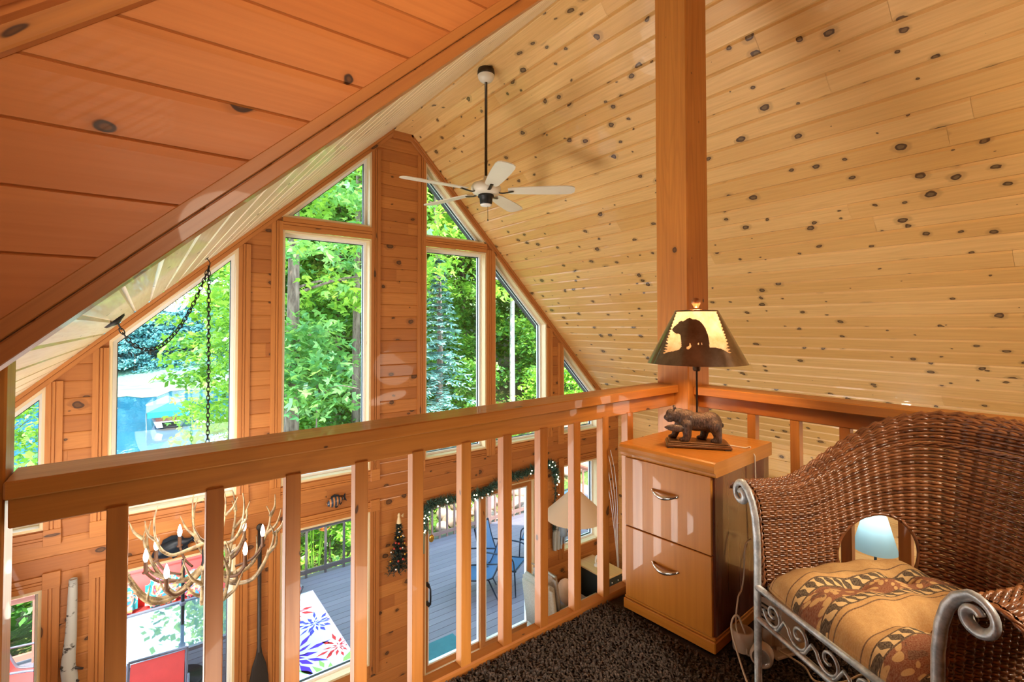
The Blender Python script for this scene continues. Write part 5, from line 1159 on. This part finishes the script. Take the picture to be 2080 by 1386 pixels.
# stones on the slope beyond the door
STN = plain('tan_stone', hx('a88f7c'), .9, var=.35, scale=5); st0 = []
for k in range(3):
    mb = MB(); blob(mb, (0, 0, 0), (.26, .20, .15), None, 7); mb.v = [(x * (1 + .3 * math.sin(5 * y * 7 + k)), y * (1 + .25 * math.sin(9 * x + k * 2)), z * (1 + .3 * math.cos(8 * x + 6 * y + k))) for x, y, z in mb.v]
    o = mb.build('stone', STN); tag(o, 'tan rock in the stony bank behind the brown deck railing', 'stone', 'rocks of the stony bank'); st0.append(o)
for k in range(110):
    x = rs.uniform(4.3, 10.5); y = rs.uniform(9.5, 11.6); o = st0[k % 3] if k < 3 else st0[k % 3].copy()
    if k >= 3: COL.objects.link(o)
    s = rs.uniform(.45, 1.25); o.location = (x, y, gh(x, y) + .04); o.scale = (s, s, s); o.rotation_euler = (rs.uniform(-.4, .4), rs.uniform(-.4, .4), rs.uniform(0, 6))
# far shore trees
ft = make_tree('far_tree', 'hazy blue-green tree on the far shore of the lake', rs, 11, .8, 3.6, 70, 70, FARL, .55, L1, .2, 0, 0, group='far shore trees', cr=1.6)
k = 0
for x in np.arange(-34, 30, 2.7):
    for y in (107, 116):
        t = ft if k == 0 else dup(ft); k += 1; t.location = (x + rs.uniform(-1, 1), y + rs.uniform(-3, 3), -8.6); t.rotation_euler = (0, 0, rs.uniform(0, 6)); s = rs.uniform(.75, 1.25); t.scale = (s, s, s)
# dead twig near the window
mb = MB(); tube(mb, curve([(-.62, 9.9, .35), (-.75, 9.9, -.1), (-.80, 9.9, -.7), (-.60, 9.9, -1.1), (-.30, 9.9, -1.3)]), .010, 5); tag(mb.build('hanging_twig', BARK), 'bare hanging twig in front of the lake at left of the tall lake window', 'twig')
# ---- boat lift with canopy, dock
bt_ = thing('boat_lift', (1.95, 55, -9.2), 'boat under a teal canopy on a lift at the lake edge', 'boat')
TEAL = plain('teal_canvas', hx('1f8f9a'), .6); TEALL = plain('pale_canvas', hx('4b9ea4'), .7); WHT = plain('boat_white', (.6, .6, .6), .4); GREYP = plain('galvanised_post', (.22, .24, .25), .5)
X0, X1, Yb0, Yb1 = .35, 3.65, 53.0, 59.0
mb = MB(); zc = -7.55
V = [(X0, Yb0, zc), (X1, Yb0, zc), ((X0 + X1) / 2, Yb0 + .3, zc + .75), (X0, Yb1, zc), (X1, Yb1, zc), ((X0 + X1) / 2, Yb1 - .3, zc + .75), (X0, Yb0, zc - .5), (X1, Yb0, zc - .5), (X0, Yb1, zc - .5), (X1, Yb1, zc - .5)]
mb.add(V, [(0, 2, 5, 3), (1, 4, 5, 2)]); mb.build('canopy_top', TEALL, bt_)
mb = MB(); mb.add(V, [(0, 1, 2), (3, 5, 4), (0, 6, 7, 1), (0, 3, 8, 6), (1, 7, 9, 4), (3, 4, 9, 8)]); mb.build('canopy_skirt', TEAL, bt_)
for (x, y) in ((X0, Yb0), (X1, Yb0), (X0, Yb1), (X1, Yb1)): mb = MB(); tube(mb, [(x, y, -9.4), (x, y, zc)], .03, 6); mb.build('post', GREYP, bt_)
mb = MB(); rows = []
for (y, w, b) in ((52.6, .6, -8.9), (53.2, 1.15, -9.0), (56, 1.3, -9.0), (58.6, 1.2, -9.0)): rows.append([(2.0 - w, y, -8.45), (2.0 - w * .8, y, b), (2.0 + w * .8, y, b), (2.0 + w, y, -8.45)])
gridm(mb, rows, smooth=False); gridm(mb, [[(r[0][0], r[0][1], -8.45), (r[3][0], r[3][1], -8.45)] for r in rows], smooth=False, flip=True); mb.build('hull', WHT, bt_)
mb = MB(); box(mb, 1.0, 3.0, 53.4, 54.6, -8.45, -8.1); mb.build('seat', plain('boat_maroon', hx('a0655a'), .6), bt_)
dk = thing('dock', (6, 52.5, -9.2), 'pale wooden dock beside the boat lift', 'dock'); mb = MB(); box(mb, 4.0, 14.0, 51.8, 53.2, -8.75, -8.65); mb.build('planks', plain('dock_pale', hx('cfc8b8'), .7), dk)
for x in (4.3, 7, 10, 13): mb = MB(); tube(mb, [(x, 52.0, -9.6), (x, 52.0, -8.4)], .06, 6); mb.build('pile', WHT, dk)
# ---- deck furniture
g = G('tinted_glass'); GTAB = g.base((.10, .13, .16), .015, 0, 0, 1.0); g.b.inputs['IOR'].default_value = 2.4
GREY = plain('grey_powdercoat', hx('5d5a62'), .45)
gt = thing('patio_table', (.47, 7.4, DZ), 'glass patio table reflecting sky and trees under the chandelier', 'table')
mb = MB(); box(mb, -.62, 1.10, 6.86, 8.0, -3.745, -3.735); mb.build('glass_top', GTAB, gt)
mb = MB(); box(mb, -.66, 1.14, 6.81, 6.86, -3.765, -3.725); box(mb, -.66, 1.14, 8.0, 8.05, -3.765, -3.725); box(mb, -.66, -.62, 6.86, 8.0, -3.765, -3.725); box(mb, 1.10, 1.14, 6.86, 8.0, -3.765, -3.725); mb.build('frame', GREY, gt)
for (x, y) in ((-.58, 6.9), (1.06, 6.9), (-.58, 7.96), (1.06, 7.96)): mb = MB(); tube(mb, [(x, y, DZ), (x, y, -3.76)], .022, 8); mb.build('leg', GREY, gt)
up_ = thing('umbrella', (.44, 7.42, DZ), 'closed umbrella on dark pole through the glass patio table', 'umbrella')
mb = MB(); tube(mb, [(.44, 7.42, DZ), (.44, 7.42, -2.3)], .021, 10); mb.build('pole', BLK, up_)
mb = MB(); lathe(mb, [(.24, DZ), (.24, DZ + .06), (.05, DZ + .09), (.03, DZ + .25)], (.44, 7.42, 0), 18); mb.build('base', BLK, up_)
mb = MB(); lathe(mb, [(.022, -3.50), (.035, -3.49), (.035, -3.46), (.022, -3.45)], (.44, 7.42, 0), 12); mb.build('collar', GREY, up_)
mb = MB(); lathe(mb, [(.10, -2.75), (.085, -2.4), (.06, -2.0), (.02, -1.75), (0, -1.72)], (.44, 7.42, 0), 12); mb.build('folded_canopy', plain('umbrella_cloth', hx('3f7f8a'), .8), up_)
g = G('tropical_fabric'); nz = g.noise(g.obj(), 7, 2, .5, 1.2); TROP = g.base(g.ramp(nz, [(.0, hx('1f9aa0')), (.42, hx('2fb8bf')), (.47, hx('e8e4d0')), (.53, hx('e0a060')), (.58, hx('cf4a5a')), (.64, hx('2f8ac0'))], 'CONSTANT'), .8)
REDF = plain('coral_red_fabric', hx('d8443c'), .75, var=.08)
sf = thing('patio_sofa', (.3, 8.55, DZ), 'coral red patio sofa behind the glass table', 'sofa')
def rb2(nm, mat, par, a, bv=.05): o = rbox(nm, mat, par, *a, bv); return o
rb2('seat', REDF, sf, (-.5, .95, 8.25, 8.85, DZ + .25, DZ + .45)); rb2('back', REDF, sf, (-.5, .95, 8.78, 8.96, DZ + .30, DZ + .95)); rb2('arm', REDF, sf, (-.62, -.48, 8.25, 8.95, DZ + .1, DZ + .62)); rb2('arm', REDF, sf, (.93, 1.07, 8.25, 8.95, DZ + .1, DZ + .62))
mb = MB(); box(mb, -.55, 1.0, 8.28, 8.9, DZ + .02, DZ + .26); mb.build('base', GREY, sf)
for (x, lab) in ((-.22, 'turquoise tropical cushion at left end of the coral red patio sofa'), (.28, 'turquoise tropical cushion in the middle of the coral red patio sofa'), (.72, 'turquoise tropical cushion at right end of the coral red patio sofa')):
    mb = MB(); box(mb, x - .21, x + .21, 8.60, 8.74, DZ + .44, DZ + .84); tag(mb.build('sofa_cushion', TROP, None, .06, 3), lab, 'cushion', 'tropical cushions on the patio sofa')
def sling(name, label, loc, rz, fab, frame, group=None, tall=.95):
    t = thing(name, (0, 0, 0), label, 'patio chair', group)
    mb = MB()
    P = [(.24 * s, y, z) for s in (-1, 1) for y, z in ((.26, .40), (.0, .37), (-.22, .38), (-.30, .45), (-.40, .70), (-.46, tall))]
    n = 6; rows = [P[:n], P[n:]]; rows = [curve(r, 4) for r in rows]; gridm(mb, [rows[0], rows[1]]); r2 = [r + np.array([0, .006, -.008]) for r in rows]; gridm(mb, r2, flip=True); mb.build('sling', fab, t, local=True)
    for s in (-1, 1):
        mb = MB(); tube(mb, curve([(.26 * s, .30, .40), (.26 * s, .0, .37), (.26 * s, -.22, .38), (.26 * s, -.30, .45), (.26 * s, -.40, .70), (.26 * s, -.47, tall + .02)], 4), .014, 8); mb.build('side_frame', frame, t, local=True)
        mb = MB(); tube(mb, curve([(.29 * s, .30, 0), (.29 * s, .28, .40), (.29 * s, .24, .60), (.29 * s, .05, .64), (.28 * s, -.36, .62)], 4), .013, 8); mb.build('arm', frame, t, local=True)
        mb = MB(); tube(mb, [(.27 * s, -.20, .38), (.29 * s, -.38, 0)], .013, 8); mb.build('rear_leg', frame, t, local=True)
    mb = MB(); tube(mb, [(-.26, -.47, tall + .02), (.26, -.47, tall + .02)], .014, 8); tube(mb, [(-.27, .27, .385), (.27, .27, .385)], .012, 8); mb.build('crossbar', frame, t, local=True)
    t.location = loc; t.rotation_euler = (0, 0, rz); return t
BLUF = plain('blue_sling', hx('3c5f80'), .7, var=.06); DBF = plain('dark_blue_frame', hx('24303f'), .4, .4)
c1 = sling('sling_chair', 'blue sling chair directly behind the sliding door panel', (5.02, 6.8, DZ), R(-150), BLUF, DBF)
dup(c1, (4.42, 6.85, DZ), R(60), 'blue sling chair half hidden at left of the door stile')
dup(c1, (6.15, 7.3, DZ), R(40), 'bright blue sling chair behind the armchair cushion')
dup(c1, (7.35, 7.15, DZ), R(-170), 'blue sling chair behind the conical lamp shade')
c2 = sling('sling_chair', 'red sling chair in front of the glass patio table', (.13, 6.16, DZ), R(174), REDF, GREY, None, .84)
dup(c2, (-.98, 7.9, DZ), R(-110), 'red sling chair seen in the leftmost lower window')
c3 = dup(c2, (1.30, 7.35, DZ), R(95), 'red sling chair at right end of the glass patio table')
c4 = sling('sling_chair', 'sling chair with tropical print behind the floral rug', (1.75, 8.85, DZ), R(200), TROP, GREY)
# floral rug
g = G('white_rug'); WRUG = g.base((.80, .80, .80), .8)
fr = thing('floral_rug', (1.75, 7.4, DZ), 'white outdoor rug with big purple, red and green flowers', 'rug')
mb = MB(); box(mb, 1.18, 2.33, 6.0, 8.62, DZ + .002, DZ + .008); mb.build('field', WRUG, fr)
PUR, RED_, GRN, PNK, IND = [plain(n, hx(h), .8, var=.05) for n, h in (('rug_purple', '5b2fc0'), ('rug_red', 'e0302e'), ('rug_green', '9ed860'), ('rug_pink', 'e8c4cc'), ('rug_indigo', '4a48b8'))]
def bloom(cx0, cy0, R0, mat, n, nm):
    mb = MB(); rq = random.Random(int(cx0 * 100))
    for ring_ in range(3):
        for k in range(n):
            a = 2 * math.pi * k / n + ring_ * .4 + rq.uniform(-.2, .2); r0 = R0 * (.06 + .26 * ring_); r1 = r0 + R0 * (.30 + .28 * rq.random()) * (1 + .25 * ring_); w = R0 * (.035 + .04 * rq.random()) * (1 + ring_ * .5)
            d = np.array([math.cos(a), math.sin(a)]); s = np.array([-d[1], d[0]]); c = np.array([cx0, cy0]); pts = [c + d * r0, c + d * (r0 * .6 + r1 * .4) + s * w, c + d * r1, c + d * (r0 * .6 + r1 * .4) - s * w]
            pts = [(min(2.32, max(1.19, p[0])), p[1], DZ + .0095) for p in pts]; mb.add(pts, [(0, 1, 2, 3)])
    mb.build(nm, mat, fr)
bloom(1.62, 7.05, .40, PUR, 9, 'purple_flower'); bloom(2.10, 7.65, .24, IND, 9, 'indigo_flower'); bloom(2.22, 6.92, .24, RED_, 8, 'red_flower'); bloom(1.88, 8.15, .26, RED_, 8, 'red_flower'); bloom(1.75, 8.55, .16, RED_, 8, 'red_flower'); bloom(1.95, 6.35, .42, GRN, 8, 'green_flower'); bloom(1.35, 7.7, .25, IND, 8, 'indigo_flower')
mb = MB(); box(mb, 2.27, 2.33, 6.0, 8.62, DZ + .008, DZ + .0092); mb.build('border', PNK, fr)
mb = MB(); box(mb, 2.85, 3.62, 5.72, 6.20, DZ + .002, DZ + .012); tag(mb.build('door_mat', plain('teal_mat', hx('2f6468'), .9), None, .003), 'teal door mat on the deck outside the sliding door', 'door mat')
# ------------------------------------------------------------------ put the great-room floor at z = 0
for o in SC.objects:
    if o.parent is None: o.location.z += ZO
